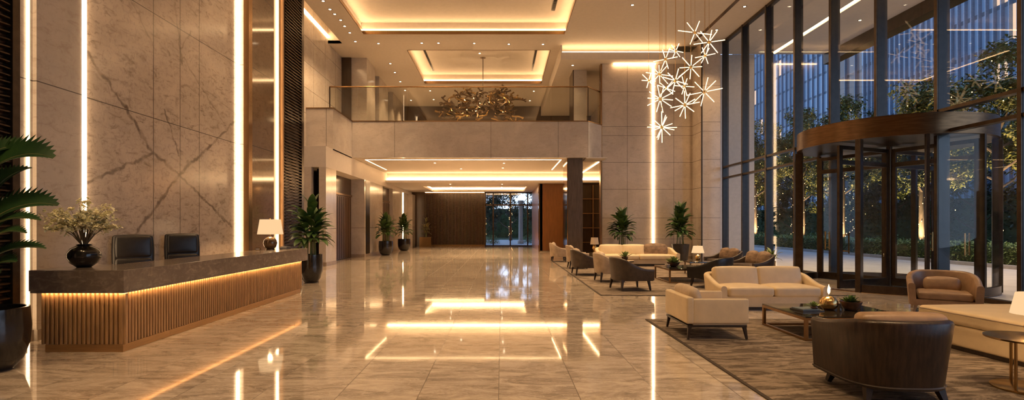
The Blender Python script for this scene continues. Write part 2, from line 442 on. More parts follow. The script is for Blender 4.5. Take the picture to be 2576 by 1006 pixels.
# soffit dropped over the seating corner
mb.box(2.9, 9.65, 25.3, 38.5, 9.8, 10.16); mb.box(2.9, 2.96, 25.3, 38.5, 10.16, HC)
mb.box(9.6, 10.55, 24.78, 26.2, HC-.02, HC)
struct('ceiling', mb, 'ceiling', 'warm plaster ceiling with lit recessed coffers', 'ceiling')
def lip(name, C, label):      # bronze-edged trim of a coffer opening
    x0, x1, y0, y1 = C; m = MB(); e = .012
    m.box(x0-e, x0+e, y0, y1, HC-.012, HC+.15); m.box(x1-e, x1+e, y0, y1, HC-.012, HC+.15)
    m.box(x0, x1, y0-e, y0+e, HC-.012, HC+.15); m.box(x0, x1, y1-e, y1+e, HC-.012, HC+.15)
    struct(name, m, 'bronze_brushed', label, 'trim')
lip('trim_1', C1, 'bronze edge of the large front ceiling coffer'); lip('trim_2', C2, 'bronze edge of the smaller rear ceiling coffer')
def cove(name, C, zz, g, label, z0=.16, z1=.26):
    x0, x1, y0, y1 = C; m = MB(); g -= .012; w = .02
    m.box(x0-g, x0-g+w, y0-g, y1+g, zz+z0, zz+z1); m.box(x1+g-w, x1+g, y0-g, y1+g, zz+z0, zz+z1)
    m.box(x0-g, x1+g, y0-g, y0-g+w, zz+z0, zz+z1); m.box(x0-g, x1+g, y1+g-w, y1+g, zz+z0, zz+z1)
    tag(m.build(name, 'led_cove'), label, 'light strip', 'cove lights in the ceiling coffers')
cove('cove_light', C1, HC, .16, 'warm light strip round the large front ceiling coffer')
cove('cove_light', C2, HC, .16, 'warm light strip round the smaller coffer above the balcony')
tag(MB().box(2.98, 8.6, 25.55, 25.6, 10.18, 10.27).build('cove_light', 'led_cove'), 'warm light strip above the dropped soffit of the seating corner', 'light strip', 'cove lights in the ceiling coffers')
struct('trim_3', MB().box(9.15, 9.3, 4, 24.7, HC-.02, HC), 'bronze_brushed', 'brass slot line along the right side of the ceiling', 'trim')

# left reception wall --------------------------------------------------
XM = -6.9
mb = MB(); mb.box(-7.2, XM, YB, 5.2, 0, HC); struct('wall_left_near', mb, 'marble_side', 'stone wall on the reception side', 'wall')
def louver_panel(name, x, y0, y1, step, label):
    t = thing(name, label, 'wall panel', (0, 0, 0), 0, None, 'structure')
    MB().box(x-.3, x-.03, y0, y1, 0, HC).build('backing', 'ribbed', t)
    m = MB(); z = .05
    n = 10
    while z < HC:
        vs = []; h = step*.72
        for i in range(n+1):
            y = y0+(y1-y0)*i/n
            w = .007*math.sin(y*9+z*7)+.004*math.sin(y*23+z*3)
            vs += [(x-.03, y, z+w), (x+.03, y, z+h*.3+w), (x+.03, y, z+h*.55+w), (x-.03, y, z+h+w)]
        fs = []
        for i in range(n):
            a = i*4
            for k in range(3): fs.append((a+k, a+k+1, a+k+5, a+k+4))
        m.add(vs, fs); z += step
    m.build('ribs', 'ribbed', t)
    return t
louver_panel('wall_left_ribbed_near', XM+.02, 5.2, 7.22, .1, 'dark horizontally ribbed panel behind the large palm')
louver_panel('wall_left_ribbed_far', -6.6, 15.68, 17.02, .095, 'dark horizontally ribbed panel at the end of the reception wall')
struct('trim_4', MB().box(-7.2, XM+.07, 7.22, 7.33, 0, HC), 'bronze', 'dark bronze edge beside the near ribbed panel', 'trim')
struct('wall_left_pier', MB().box(-7.2, XM, 7.33, 7.6, 0, HC), 'marble_side', 'narrow pale stone pier beside the palm', 'wall')
struct('wall_left_side', MB().box(-7.2, XM+.06, 7.6, 8.42, 0, HC), 'marble_side', 'pale stone panel left of the veined marble', 'wall')
struct('wall_left', MB().box(-7.3, XM, 8.42, 13.55, 0, HC), 'marble_feature', 'veined marble feature wall behind the reception desk', 'wall')
struct('wall_left_return', MB().box(-7.2, -6.76, 13.55, 13.72, 0, HC), 'marble_side', 'narrow pale stone return right of the veined marble', 'wall')
struct('trim_5', MB().box(-6.76, -6.62, 13.53, 13.72, 0, HC), 'bronze_brushed', 'bronze edge beside the bronze stone panel', 'trim')
struct('wall_left_bronze', MB().box(-7.2, -6.64, 13.72, 15.06, 0, HC), 'bronze_glass', 'glossy bronze stone panel behind the desk lamp', 'wall')
struct('trim_6', MB().box(-7.2, -6.66, 15.06, 15.56, 0, HC).box(-7, -6.6, 15.56, 15.68, 0, HC), 'slats', 'golden backing strip beside the far ribbed panel', 'trim')
struct('trim_7', MB().box(-8.5, -6.58, 17.02, 17.2, 0, HC), 'bronze', 'dark bronze edge at the end of the reception wall', 'trim')
struct('baseboard_left', MB().box(XM, XM+.02, 7.33, 7.6, 0, .16).box(XM+.06, XM+.075, 7.6, 8.4, 0, .16), 'skirt', 'low stone skirting at the reception wall', 'skirting')
def wall_led(y, x, label, w=.035, pr=.05, z0=.02, z1=HC-.02, mat='led_wall'):
    tag(MB().box(x, x+pr, y-w/2, y+w/2, z0, z1).build('wall_light', mat), label, 'light strip', 'tall vertical wall lights')
wall_led(7.51, XM, 'tall vertical light strip nearest the large palm', .03, .03, mat='led_wall_soft')
wall_led(8.47, XM+.003, 'tall vertical light strip behind the blossom vase', .06, .075)
wall_led(13.47, XM, 'tall vertical light strip between veined marble and bronze panel', .08, .05)
wall_led(15.3, -6.655, 'tall vertical light strip behind the desk lamp', .1, .03)

# left wall beyond the desk: upper wall washed from a slot, balcony side, piers
struct('wall_left_upper', MB().box(-8.7, -8.4, 17.2, 27.2, 0, 11.5), 'marble_upper', 'high stone wall beyond the reception, washed by a ceiling slot', 'wall')
tag(MB().box(-8.38, -8.34, 17.3, 25.0, 10.75, 10.85).build('wall_wash_light', 'led_cove'), 'warm wall washing strip in the slot above the high left wall', 'light strip')
struct('wall_left_slot', MB().box(-9, -7.73, 25.0, 25.06, HC, 11.5).box(-9, -7.73, 17.2, 17.26, HC, 11.5).box(-7.76, -7.73, 17.2, 25.0, HC+.13, 11.5), 'ceiling', 'plaster ends of the wall washing slot', 'wall')
XP = -7.25
mb = MB()
for (x0, x1, y0, y1) in ((-8.5, -7.86, 21.32, 21.6), (-7.54, XP, 21.32, 22.65), (-8.5, XP, 27.3, 28.35+.25), (-8.5, XP, 28.6, 31.5), (-8.5, XP, 34.4, 38.3), (-8.5, -6.98, 40.4, 42)):
    mb.box(x0, x1, y0, y1, 0, 4.1)
struct('wall_left_piers', mb, 'pier', 'pale polished stone piers along the left of the corridor', 'wall')
struct('wall_left_bulkhead', MB().box(-8.5, XP, 21.32, 42, 4.1, 4.96), 'ceiling', 'plaster band above the left corridor piers', 'wall')
mb = MB()
for (y0, y1) in ((21.32, 22.65), (27.3, 31.5), (34.4, 38.3)): mb.box(XP, XP+.015, y0, y1, 0, .16)
for (x0, x1, y) in ((-8.4, -7.86, 21.32), (-7.54, XP, 21.32), (-7.95, XP, 27.3), (-7.6, XP, 34.4)): mb.box(x0, x1, y-.015, y, 0, .16)
struct('baseboard_corridor', mb, 'skirt', 'stone skirting along the corridor piers', 'skirting')
struct('wall_left_dark', MB().box(-7.86, -7.54, 22.0, 22.1, 0, 4.1).box(XP-.0, XP+.012, 27.55, 28.4, .16, 4.1), 'bronze', 'dark bronze strips between the corridor piers', 'wall')
def tall_door(name, x, y0, y1, ztop, label, sgn=1):
    t = thing(name, label, 'door', (0, 0, 0), 0, None, 'structure')
    MB().box(x-.1, x, y0, y1, 0, ztop).build('door_frame', 'dark_panel', t)
    MB().box(x, x+.03, y0+.1, y1-.1, .02, 3.15).build('door_leaf', 'door_brown', t)
    MB().box(x, x+.05, y0, y1, 3.17, 3.27).build('transom', 'bronze_brushed', t)
    MB().tube([(x+.09, y0+.45, .95), (x+.09, y0+.45, 1.35)], .018, 8).box(x+.03, x+.09, y0+.44, y0+.46, .98, 1.0).box(x+.03, x+.09, y0+.44, y0+.46, 1.3, 1.32).build('door_handle', 'brass', t, True)
    m = MB(); yy = y0+.1
    while yy < y1-.1: m.box(x+.03, x+.045, yy, yy+.03, .05, 3.1); yy += .3
    m.build('door_panel', 'dark_wood', t)
    return t
tall_door('door_1', -7.95, 22.7, 27.3, 4.1, 'tall dark wood door between the first two corridor piers')
tall_door('door_2', -7.5, 31.5, 34.4, 4.1, 'tall dark door further down the left of the corridor')
struct('wall_left_far', MB().box(-8.5, XP-.1, 38.3, 40.4, 0, 4.1), 'pier', 'lit stone wall at the far left of the corridor', 'wall')
tag(MB().box(XP, XP+.04, 37.9, 38.0, .1, 4.08).build('wall_light', 'led_wall'), 'vertical light strip at the far left end of the corridor', 'light strip', 'tall vertical wall lights')

# mezzanine --------------------------------------------------------------
YM = 25.0
mb = MB()
mb.box(-7.54, 4.19, YM, YM+.3, 4.97, 6.7)                       # front fascia
mb.box(-7.54, -7.24, 22.2, YM, 4.92, 6.7); mb.box(-8.4, -7.54, 22.2, 22.5, 4.92, 6.7)
mb.add([(4.19, YM, 4.97), (5.05, 26.0, 4.97), (5.05, 26.3, 4.97), (4.19, YM+.3, 4.97), (4.19, YM, 6.7), (5.05, 26.0, 6.7), (5.05, 26.3, 6.7), (4.19, YM+.3, 6.7)],
       [(0, 3, 2, 1), (4, 5, 6, 7), (0, 1, 5, 4), (1, 2, 6, 5), (2, 3, 7, 6), (3, 0, 4, 7)])
struct('wall_balcony', mb, 'marble_front', 'pale stone front of the balcony', 'wall')
mb = MB(); e = .03
mb.box(-7.57, 4.19, YM-e, YM+.33, 6.7, 6.745); mb.box(-7.57, -7.21, 22.17, YM, 6.7, 6.745); mb.box(-8.4, -7.57, 22.17, 22.53, 6.7, 6.745)
mb.add([(4.19, YM-e, 6.7), (5.05, 26.0-e, 6.7), (5.05, 26.33, 6.7), (4.19, YM+.33, 6.7), (4.19, YM-e, 6.745), (5.05, 26-e, 6.745), (5.05, 26.33, 6.745), (4.19, YM+.33, 6.745)],
       [(0, 3, 2, 1), (4, 5, 6, 7), (0, 1, 5, 4), (1, 2, 6, 5), (2, 3, 7, 6), (3, 0, 4, 7)])
struct('trim_8', mb, 'bronze_brushed', 'bronze cap along the balcony front', 'trim')
mb = MB()
mb.box(-8.4, 4.19, YM+.3, 26.3, 5.35, 5.6); mb.box(-8.4, 6.6, 26.3, 38.3, 5.35, 5.6)
struct('floor_balcony', mb, 'pier', 'pale stone floor of the balcony', 'floor')
# lower corridor ceilings
mb = MB()
mb.box(-8.4, 4.19, YM+.3, 26.3, 4.975, 5.1); mb.box(-8.4, 6.6, 26.3, 32.75, 4.975, 5.1)
mb.box(-8.4, -7.24, 22.2, YM+.3, 4.9, 4.97)
mb.box(4.1, 5.1, YM, 26.3, 4.93, 4.975)
slab_holes(mb, -8.4, 6.6, 32.2, 42, 4.35, 4.48, [(-5.4, 1.75, 35.6, 40.6)])
mb.box(-5.6, 1.95, 35.4, 40.8, 4.8, 4.84)
mb.box(-8.4, 6.6, 32.75, 42, 4.975, 5.1)
mb.box(-8.4, 6.6, 32.7, 32.76, 4.48, 4.98)
struct('ceiling_corridor', mb, 'ceiling', 'plaster corridor ceiling under the balcony with light lines', 'ceiling')
m = MB(); x0, x1, y0, y1 = -6.85, 3.0, 25.9, 31.6
m.box(x0, x1, y0, y0+.06, 4.965, 4.9745); m.box(x0, x0+.05, y0+.1, y1-1.0, 4.965, 4.9745); m.box(x1-.05, x1, y0+.1, y1-1.0, 4.965, 4.9745)
tag(m.build('linear_light', 'led_line'), 'thin light line along three sides of the corridor ceiling under the balcony', 'light strip')
tag(MB().box(-7.2, 6.5, 32.6, 32.68, 4.54, 4.66).build('cove_light', 'led_cove'), 'broad light band across the corridor ceiling step', 'light strip', 'cove lights in the ceiling coffers')
m = MB(); x0, x1, y0, y1 = -5.4, 1.75, 35.6, 40.6
m.box(x0-.15, x0-.1, y0-.1, y1+.1, 4.5, 4.65).box(x1+.1, x1+.15, y0-.1, y1+.1, 4.5, 4.65).box(x0-.15, x1+.15, y0-.15, y0-.1, 4.5, 4.65).box(x0-.15, x1+.15, y1+.1, y1+.15, 4.5, 4.65)
tag(m.build('cove_light', 'led_cove'), 'warm light strip of the farthest corridor coffer', 'light strip', 'cove lights in the ceiling coffers')
tag(MB().box(4.98, 5.04, 26.4, 32.1, 4.93, 4.972).build('linear_light', 'led_line'), 'short light line right of the dark column', 'light strip')
# end wall of the corridor
YE = 41.7
struct('wall_end', MB().box(-8.5, -1.36, YE, 42.1, 0, 4.6).box(2.66, 6.6, YE, 42.1, 0, 4.6).box(-1.36, 2.66, YE, 42.1, 4.36, 4.6), 'dark_panel', 'dark brown wall at the end of the corridor', 'wall')
t = thing('slatted_screen', 'dark slatted screen on the end wall left of the glass door', 'wall panel', (0, 0, 0), 0, None, 'structure')
m = MB(); x = -6.15
while x < -1.4: m.box(x, x+.06, YE-.1, YE-.02, .12, 4.3); x += .115
m.build('slats', 'dark_panel', t); MB().box(-6.2, -1.36, YE-.02, YE, 0, 4.34).build('backing', 'ribbed', t)
MB().box(-6.2, -1.36, YE-.14, YE-.1, 0, .12).build('base_rail', 'bronze_brushed', t)
tag(MB().box(-6.15, -1.4, YE-.16, YE-.12, 4.3, 4.34).build('wall_wash_light', 'led_line'), 'thin light line at the top of the slatted screen', 'light strip')
def door_glazed():
    t = thing('door_3', 'glazed double door at the end of the corridor', 'door', (0, 0, 0), 0, None, 'structure')
    m = MB(); 
    for x in (-1.32, -.68, .70, 2.1, 2.56): m.box(x-.05, x+.05, YE, YE+.12, 0, 4.34)
    m.box(-1.36, 2.64, YE, YE+.12, 3.26, 3.38); m.box(-1.36, 2.64, YE, YE+.12, 4.26, 4.36); m.box(-1.36, 2.64, YE, YE+.12, 0, .08)
    m.build('door_frame', 'bronze', t)
    MB().box(-1.3, 2.56, YE+.05, YE+.065, .05, 4.3).build('pane', 'glass_door', t)
    for x in (.6, .8): MB().tube([(x, YE-.06, .9), (x, YE-.06, 1.5)], .018, 8).box(x-.01, x+.01, YE-.06, YE, .95, .97).box(x-.01, x+.01, YE-.06, YE, 1.43, 1.45).build('door_handle', 'brass', t, True)
door_glazed()
struct('wall_right_brown', MB().box(2.44, 6.6, 33.0, 33.3, 0, 4.34).box(2.44, 2.6, 33.0, 41.7, 0, 4.34), 'brown_wood', 'glossy reddish brown panel wall right of the corridor', 'wall')
struct('trim_9', MB().box(2.36, 2.44, 32.95, 33.3, 0, 4.34), 'mirror_bronze', 'bronze edge of the brown panel wall', 'trim')
struct('wall_right_inner', MB().box(6.6, 6.8, 26.3, 38.5, 0, 9.85), 'marble_upper', 'stone wall at the right inside the balcony', 'wall')
struct('trim_10', MB().box(2.46, 3.9, 32.95, 33.0, 0, .06), 'skirt', 'skirting of the brown panel wall', 'skirting')
# alcove with shelves right of the column
t = thing('display_shelves', 'bronze display shelves in the alcove behind the dark column', 'shelves')
MB().box(4.9, 6.5, 32.5, 32.95, 0, 4.2).build('cabinet_back', 'dark_panel', t)
m = MB()
for x in (4.9, 5.65, 6.45): m.box(x, x+.06, 32.1, 32.5, 0, 4.2)
m.build('upright', 'bronze_brushed', t)
for z in (.6, 1.5, 2.4, 3.3): MB().box(4.9, 6.5, 32.12, 32.5, z, z+.05).build('shelf', 'bronze_brushed', t)
# column
struct('column', MB().box(3.24, 3.97, 24.8+.5, 26.9, 0, 4.97), 'column', 'square dark stone column under the balcony edge', 'column')
struct('trim_11', MB().box(3.2, 3.24, 25.3, 26.9, 0, 4.97), 'mirror_bronze', 'bronze mirror side of the dark column', 'trim')
struct('column_upper', MB().box(3.77, 4.45, 27.0, 28.2, 5.6, 9.8), 'pier', 'stone column standing on the balcony', 'column')
struct('trim_12', MB().box(3.72, 3.77, 27.0, 28.4, 5.6, 9.8), 'dark_panel', 'dark side of the balcony column', 'trim')
# mezzanine surroundings
mb = MB(); mb.box(-8.5, -7.1, 27.2, 29.0, 5.6, HC); mb.box(-8.5, -7.25, 30.6, 33, 5.6, HC); mb.box(-8.5, -7.2, 34.2, 38.3, 5.6, HC)
struct('wall_balcony_left', mb, 'pier', 'stone piers at the left of the balcony', 'wall')
struct('wall_balcony_dark', MB().box(-8.45, -7.9, 27.1, 27.2, 5.6, HC-.02).box(-8.5, -7.5, 29, 30.6, 5.6, HC).box(-8.5, -7.5, 33, 34.2, 5.6, HC), 'dark_panel', 'dark doorways between the balcony piers', 'wall')
struct('wall_balcony_back', MB().box(-9, 10.9, 38.3, 38.6, 4.9, 11.5), 'dark_panel', 'dark brown wall at the back of the balcony', 'wall')
# marble wall at right
struct('wall_back', MB().box(5.05, 9.6, 26.0, 26.3, 0, 9.8), 'marble_back', 'tall pale stone wall behind the far sofa', 'wall')
struct('trim_13', MB().box(4.97, 5.05, 25.97, 26.3, 0, 9.8), 'bronze_brushed', 'bronze corner at the left edge of the tall stone wall', 'trim')
struct('wall_back_pier', MB().box(9.6, 10.5, 24.8, 26.3, 0, HC), 'marble_back', 'pale stone pier next to the window wall', 'wall')
struct('trim_14', MB().box(9.57, 9.62, 24.75, 24.8, 0, HC), 'bronze', 'dark line at the edge of the window pier', 'trim')
tag(MB().box(5.6, 7.7, 25.84, 25.9, 9.72, 9.78).build('wall_wash_light', 'led_cove'), 'warm wash strip at the top of the tall stone wall', 'light strip')
tag(MB().box(7.57, 7.67, 25.94, 26.0, .02, 9.78).build('wall_light', 'led_wall'), 'vertical light strip on the tall stone wall behind the far sofa', 'light strip', 'tall vertical wall lights')
struct('baseboard_back', MB().box(5.05, 9.6, 25.98, 26, 0, .14).box(9.6, 10.5, 24.78, 24.8, 0, .14), 'skirt', 'stone skirting of the tall stone wall', 'skirting')
# shell behind the viewpoint
struct('wall_front', MB().box(-9, 10.9, YB-.3, YB, 0, 11.5), 'marble_side', 'stone wall behind the viewpoint', 'wall')
struct('wall_shell', MB().box(-9.1, -8.7, YB, 43, 0, 11.6).box(10.5, 10.9, 26.2, 43, 0, 11.6).box(6.8, 10.9, 41.9, 42.1, 0, 11.6).box(-9, 10.9, 42.0, 42.1, 4.6, 11.6), 'marble_side', 'outer walls of the lobby', 'wall')

# ---------------------------------------------------------------- curtain wall
YS = [10.54+2.03*k for k in range(-7, 8)]     # mullion depths
RV = (10.8, 14.4, 2.2)                       # revolving door centre and radius
for k in range(len(YS)-1):
    y0, y1 = YS[k], YS[k+1]; near_rev = (12.4 < y0 < 16.0)
    w = thing('window_%d' % (k+1), 'tall glazed bay of the window wall, number %d from behind the viewpoint' % (k+1), 'window', (0, 0, 0), 0, None, 'structure')
    zb = 4.42 if near_rev else 0.0
    m = MB(); zz = 4.42 if abs(y0-14.6) < .3 else 0
    m.box(XW-.02, XW+.26, y0-.05, y0+.05, zz, HC)
    if k == len(YS)-2: m.box(XW-.02, XW+.26, y1-.05, y1+.05, 0, HC)
    m.build('mullion', 'mullion', w)
    m = MB().box(XW-.05, XW-.02, y0-.045, y0+.045, zz, HC)
    m.build('mullion_cap', 'bronze', w)
    m = MB()
    for (za, zc) in ((HC-.12, HC), (4.42, 4.5), (3.9, 3.98), (0, .1)):
        if za < zb-.05: continue
        m.box(XW-.03, XW+.16, y0+.05, y1-.05, za, zc)
    m.build('transom', 'bronze', w)
    MB().box(XW+.07, XW+.09, y0+.04, y1-.04, zb, HC-.02).build('pane', 'glass', w)

# ---------------------------------------------------------------- revolving door
def revolving():
    cx, cyy, rr = RV
    t = thing('revolving_door', 'large round bronze revolving door set in the window wall', 'revolving door', (cx, cyy, 0))
    c = (0, 0)
    MB().arc_wall(c, rr, .08, 0, 2*math.pi, 3.87, 4.37, 64).build('canopy_band', 'bronze_band', t, True)
    MB().lathe([(rr-.06, 4.36), (rr-.06, 4.4)], 48).build('canopy_roof', 'bronze', t, True)
    MB().lathe([(rr-.05, 3.87), (rr-.05, 3.9)], 48).build('canopy_soffit', 'bronze', t, True)
    a = R(37)
    P = [math.pi+a, math.pi-a, -a, a]
    for ang in P:
        x, y = rr*math.cos(ang), rr*math.sin(ang)
        T = Matrix.Translation((x, y, 0)) @ Matrix.Rotation(ang, 4, 'Z')
        MB().box(-.11, .09, -.06, .06, 0, 3.87, T).build('post', 'bronze', t, bevel=.006)
    for (a0, a1) in ((math.pi+a, 2*math.pi-a), (a, math.pi-a)):
        g = (a1-a0)
        MB().arc_wall(c, rr, .02, a0+.03, a1-.03, .2, 3.87, 20).build('curved_glass', 'glass_door', t, True)
        MB().arc_wall(c, rr, .1, a0+.03, a1-.03, 0, .2, 20).build('curved_base', 'bronze', t, True)
        for q in (1/3, 2/3):
            ang = a0+g*q; T = Matrix.Translation((rr*math.cos(ang), rr*math.sin(ang), 0)) @ Matrix.Rotation(ang, 4, 'Z')
            MB().box(-.05, .05, -.035, .035, .2, 3.87, T).build('upright', 'bronze', t)
    MB().tube([(0, 0, 0), (0, 0, 3.87)], .07, 16).build('shaft', 'bronze', t, True)
    for k in range(4):
        ang = R(22+90*k)
        T = Matrix.Rotation(ang, 4, 'Z')
        m = MB().box(.08, .18, -.035, .035, .03, 3.8, T).box(1.95, 2.08, -.035, .035, .03, 3.8, T).box(.18, 1.95, -.035, .035, .03, .24, T).box(.18, 1.95, -.035, .035, 3.3, 3.42, T).box(.18, 1.95, -.03, .03, 3.7, 3.8, T)
        wi = m.build('wing_frame', 'bronze', t)
        MB().box(.18, 1.95, -.008, .008, .24, 3.7, T).build('wing_glass', 'glass_door', wi)
        h = MB()
        for sy in (-.09, .09): h.tube([T @ Vector((1.8, sy, .95)), T @ Vector((1.8, sy, 1.5))], .018, 8)
        h.box(1.79, 1.81, -.09, .09, 1.0, 1.02, T).box(1.79, 1.81, -.09, .09, 1.43, 1.45, T).build('push_bar', 'brass', wi, True)
    MB().lathe([(rr+.06, 0), (rr+.06, .012), (rr-.1, .014)], 64, cap=True).build('threshold', 'bronze_brushed', t, True)
    MB().lathe([(rr-.12, .014), (rr-.12, .02)], 64).build('floor_mat', 'floor', t, True)
revolving()

# ---------------------------------------------------------------- downlights
FIX = {}
def downlight(x, y, z, label, group, r=.075, power=0):
    if 'd' not in FIX:
        t = thing('downlight', label, 'ceiling light', (x, y, z), 0, group)
        MB().lathe([(.055, 0), (.055, -.012), (.085, -.008), (.085, 0)], 16).build('rim', 'bronze_brushed', t, True)
        MB().lathe([(.05, -.014), (.05, -.008)], 14).build('lamp_face', 'spot_face', t, True)
        FIX['d'] = t
    else: t = dup(FIX['d'], (x, y, z), 0, label, group)
    if power: spot('downlight_beam', (x, y, z-.03), power)
    return t
def dl_px(pts, H, label, group, power=0):
    for (px, py) in pts:
        s = (VY-py)/(H-EYE); downlight((px-VX)/s, F/s, H, label, group, power=power)
G = 'recessed downlights'
dl_px([(952, 109), (1061, 108), (1103, 108), (1193, 108.5), (1280, 110.6), (1366, 111)], HC, 'small round downlight in the row between the two ceiling coffers', G, 420)
dl_px([(982, 159.5), (993.5, 182), (1007, 205), (1019, 227), (1034, 252)], HC, 'small round downlight in the row left of the rear coffer', G, 240)
dl_px([(813, 2), (830, 23), (842, 35), (857, 50), (867, 65.5), (880, 82), (894, 104)], HC, 'small round downlight in the row beside the left wall slot', G, 200)
dl_px([(1082, 228), (1343, 229), (1091, 250), (1333, 253)], HC, 'small round downlight behind the rear coffer, seen through the railing glass', G, 420)
dl_px([(1387, 242), (1392, 232.5), (1408, 165)], HC, 'small round downlight in the narrow ceiling strip right of the rear coffer', G, 90)
dl_px([(1591, 12), (1803, 75), (1873, 16)], HC, 'small round downlight in the ceiling around the starburst chandelier', G, 420)
downlight(-1.2, 28.2, HC+.58, 'small round downlight inside the rear coffer above the branch chandelier', G, power=300)
dl_px([(1560, 163), (1610, 160)][:0], 9.8, '', G)
for x, y in ((3.6, 26.2), (4.6, 29.5)): downlight(x, y, 9.8, 'small round downlight in the dropped soffit near the balcony column', G, power=60)
dl_px([(1094, 409.5), (1268, 410), (1265, 422), (1160, 424)], 4.975, 'small round downlight in the corridor ceiling under the balcony', G, 800)
dl_px([(1133, 463), (1263, 463), (1262, 470), (1135, 470)], 4.35, 'small round downlight in the low far corridor ceiling', G, 650)
# unseen fill spots without fixtures, added above the frame to brighten the lobby
for x in (-5.2, -2.6, 0, 4.6, 7.4):
    for y in (2.5, 12.5, 18.5):
        z = HC+.58 if (-6.35 < x < 2.9 and y > 5) else HC
        spot('lobby_fill_spot', (x, y, z-.05), 760 if x > 3 else (300 if x < -5 else 520), R(72 if x > 3 else 85))
# ---------------------------------------------------------------- vents
def vent(x, y0, y1, z, label, w=.16):
    t = thing('ceiling_vent', label, 'air vent', (x, (y0+y1)/2, z), 0, 'linear ceiling vents')
    L = (y1-y0)/2
    MB().box(-w/2, w/2, -L, L, -.012, 0).build('frame', 'bronze', t)
    m = MB(); n = int((y1-y0)/.12)
    for i in range(n): yy = -L+(i+.5)*2*L/n; m.box(-w/2+.02, w/2-.02, yy-.022, yy+.022, -.022, -.012)
    m.build('slats', 'mullion', t)
vent(2.25, 19.3, 22.6, HC+.58, 'dark slotted air vent at the right of the front coffer')
vent(-4.15, 26.6, 31.4, HC+.58, 'dark slotted air vent at the left of the rear coffer', .12)
vent(1.85, 26.6, 31.4, HC+.58, 'dark slotted air vent at the right of the rear coffer', .12)

# ---------------------------------------------------------------- balcony railing
t = thing('glass_railing', 'glass balustrade with slim bronze handrail along the balcony', 'railing', (0, 25.15, 6.745))
xs = [-8.36, -7.0, -4.6, -2.2, .2, 2.4, 4.15]
for a, b in zip(xs[:-1], xs[1:]): MB().box(a+.012, b-.012, -.008, .008, 0, 1.66).build('glass_panel', 'glass_rail', t)
MB().tube([(-8.38, 0, 1.68), (4.2, 0, 1.68), (5.0, 1.0, 1.68)], .035, 8).build('handrail', 'bronze_brushed', t, True)
T = Matrix.Translation((4.2, 0, 0)) @ Matrix.Rotation(math.atan2(1.0, .82), 4, 'Z')
MB().box(.02, 1.2, -.008, .008, 0, 1.66, T).build('glass_panel', 'glass_rail', t)
for x in (-8.36, 4.2): MB().box(x-.02, x+.02, -.02, .02, 0, 1.66).build('post', 'bronze', t)
# ---------------------------------------------------------------- branch chandelier over the balcony
def branch_chandelier():
    r = random.Random(21)
    t = thing('branch_chandelier', 'wide bronze branch chandelier hanging above the balcony', 'chandelier', (-1.05, 29.0, 8.45))
    for part in range(6):
        m = MB()
        for i in range(15):
            a = r.uniform(0, 2*math.pi); rad = r.uniform(.2, .9)
            p = Vector((math.cos(a)*2.05*rad, math.sin(a)*.9*rad, r.uniform(-.95, .75)*(1.1-rad*.45)))
            az = a+r.uniform(-1.3, 1.3); el = r.uniform(-.4, .5)
            pts = [p.copy()]; q = p.copy(); L = r.uniform(.7, 1.2)
            for k in range(6):
                az += r.uniform(-.6, .6); el += r.uniform(-.45, .45)
                q = q+Vector((math.cos(az)*math.cos(el), math.sin(az)*math.cos(el)*.55, math.sin(el)*.75))*L/6
                pts.append(q.copy())
                if k in (2, 4):
                    e = q+Vector((r.uniform(-.3, .3), r.uniform(-.2, .2), r.uniform(-.25, .3)))
                    m.tube([q, (q+e)/2+Vector((0, 0, .05)), e], [.042, .036, .05], 6)
            m.tube(pts, [.036, .056, .05, .052, .045, .04, .055], 7)
        m.build('branch', 'gold_dark' if part % 3 == 0 else 'branch_bronze', t, True)
    MB().tube([(0, 0, .4), (0, 0, 2.68)], .02, 8).build('hanging_rod', 'bronze', t, True)
    MB().lathe([(.16, 2.62), (.16, 2.7)], 18).build('ceiling_rose', 'bronze_brushed', t, True)
    m = MB()
    for i in range(6):
        a = r.uniform(0, 6.28); p = (math.cos(a)*1.6*r.uniform(.3, 1), math.sin(a)*.7, r.uniform(-.5, .3))
        m.lathe([(.0, -.03), (.03, 0), (.0, .03)], 8, p, cap=False)
    m.build('small_glow', 'fairy', t)  # added glowing beads in place of glints; the chandelier has no bulbs
    point('chandelier_fill', (-1.12, 28.6, 7.5), 60, rad=.03)  # unseen fill light added near the branches, no lamp hangs here
branch_chandelier()

# ---------------------------------------------------------------- starburst chandelier
STARS = [(1748, 82, 18.2, .58, 3, 'topmost'), (1784, 106, 17.7, .46, 4, 'upper right, just under the topmost'), (1700, 128, 18.6, .35, 3, 'upper left, in front of the soffit light'),
         (1774, 140, 18.4, .36, 3, 'right, second below the topmost'), (1738, 169, 17.6, .5, 4, 'upper middle'), (1674, 149, 18.9, .42, 3, 'upper left, above the long wall light'),
         (1632, 203, 17.8, .4, 3, 'farthest out on the left'), (1659, 187, 18.5, .46, 4, 'left, crossing the top of the wall light'), (1699, 203, 16.5, .46, 4, 'in the very middle'),
         (1661, 249, 17.9, .46, 5, 'lower left, second from the bottom'), (1723, 264, 17.3, .46, 5, 'lower middle, right of the second from bottom'), (1772, 231, 18.1, .55, 4, 'farthest out on the right'),
         (1722, 217, 18.7, .4, 3, 'just right of the middle'), (1676, 222, 18.3, .4, 3, 'just left below the middle'), (1665, 320, 17.6, .5, 7, 'bottommost and densest')]
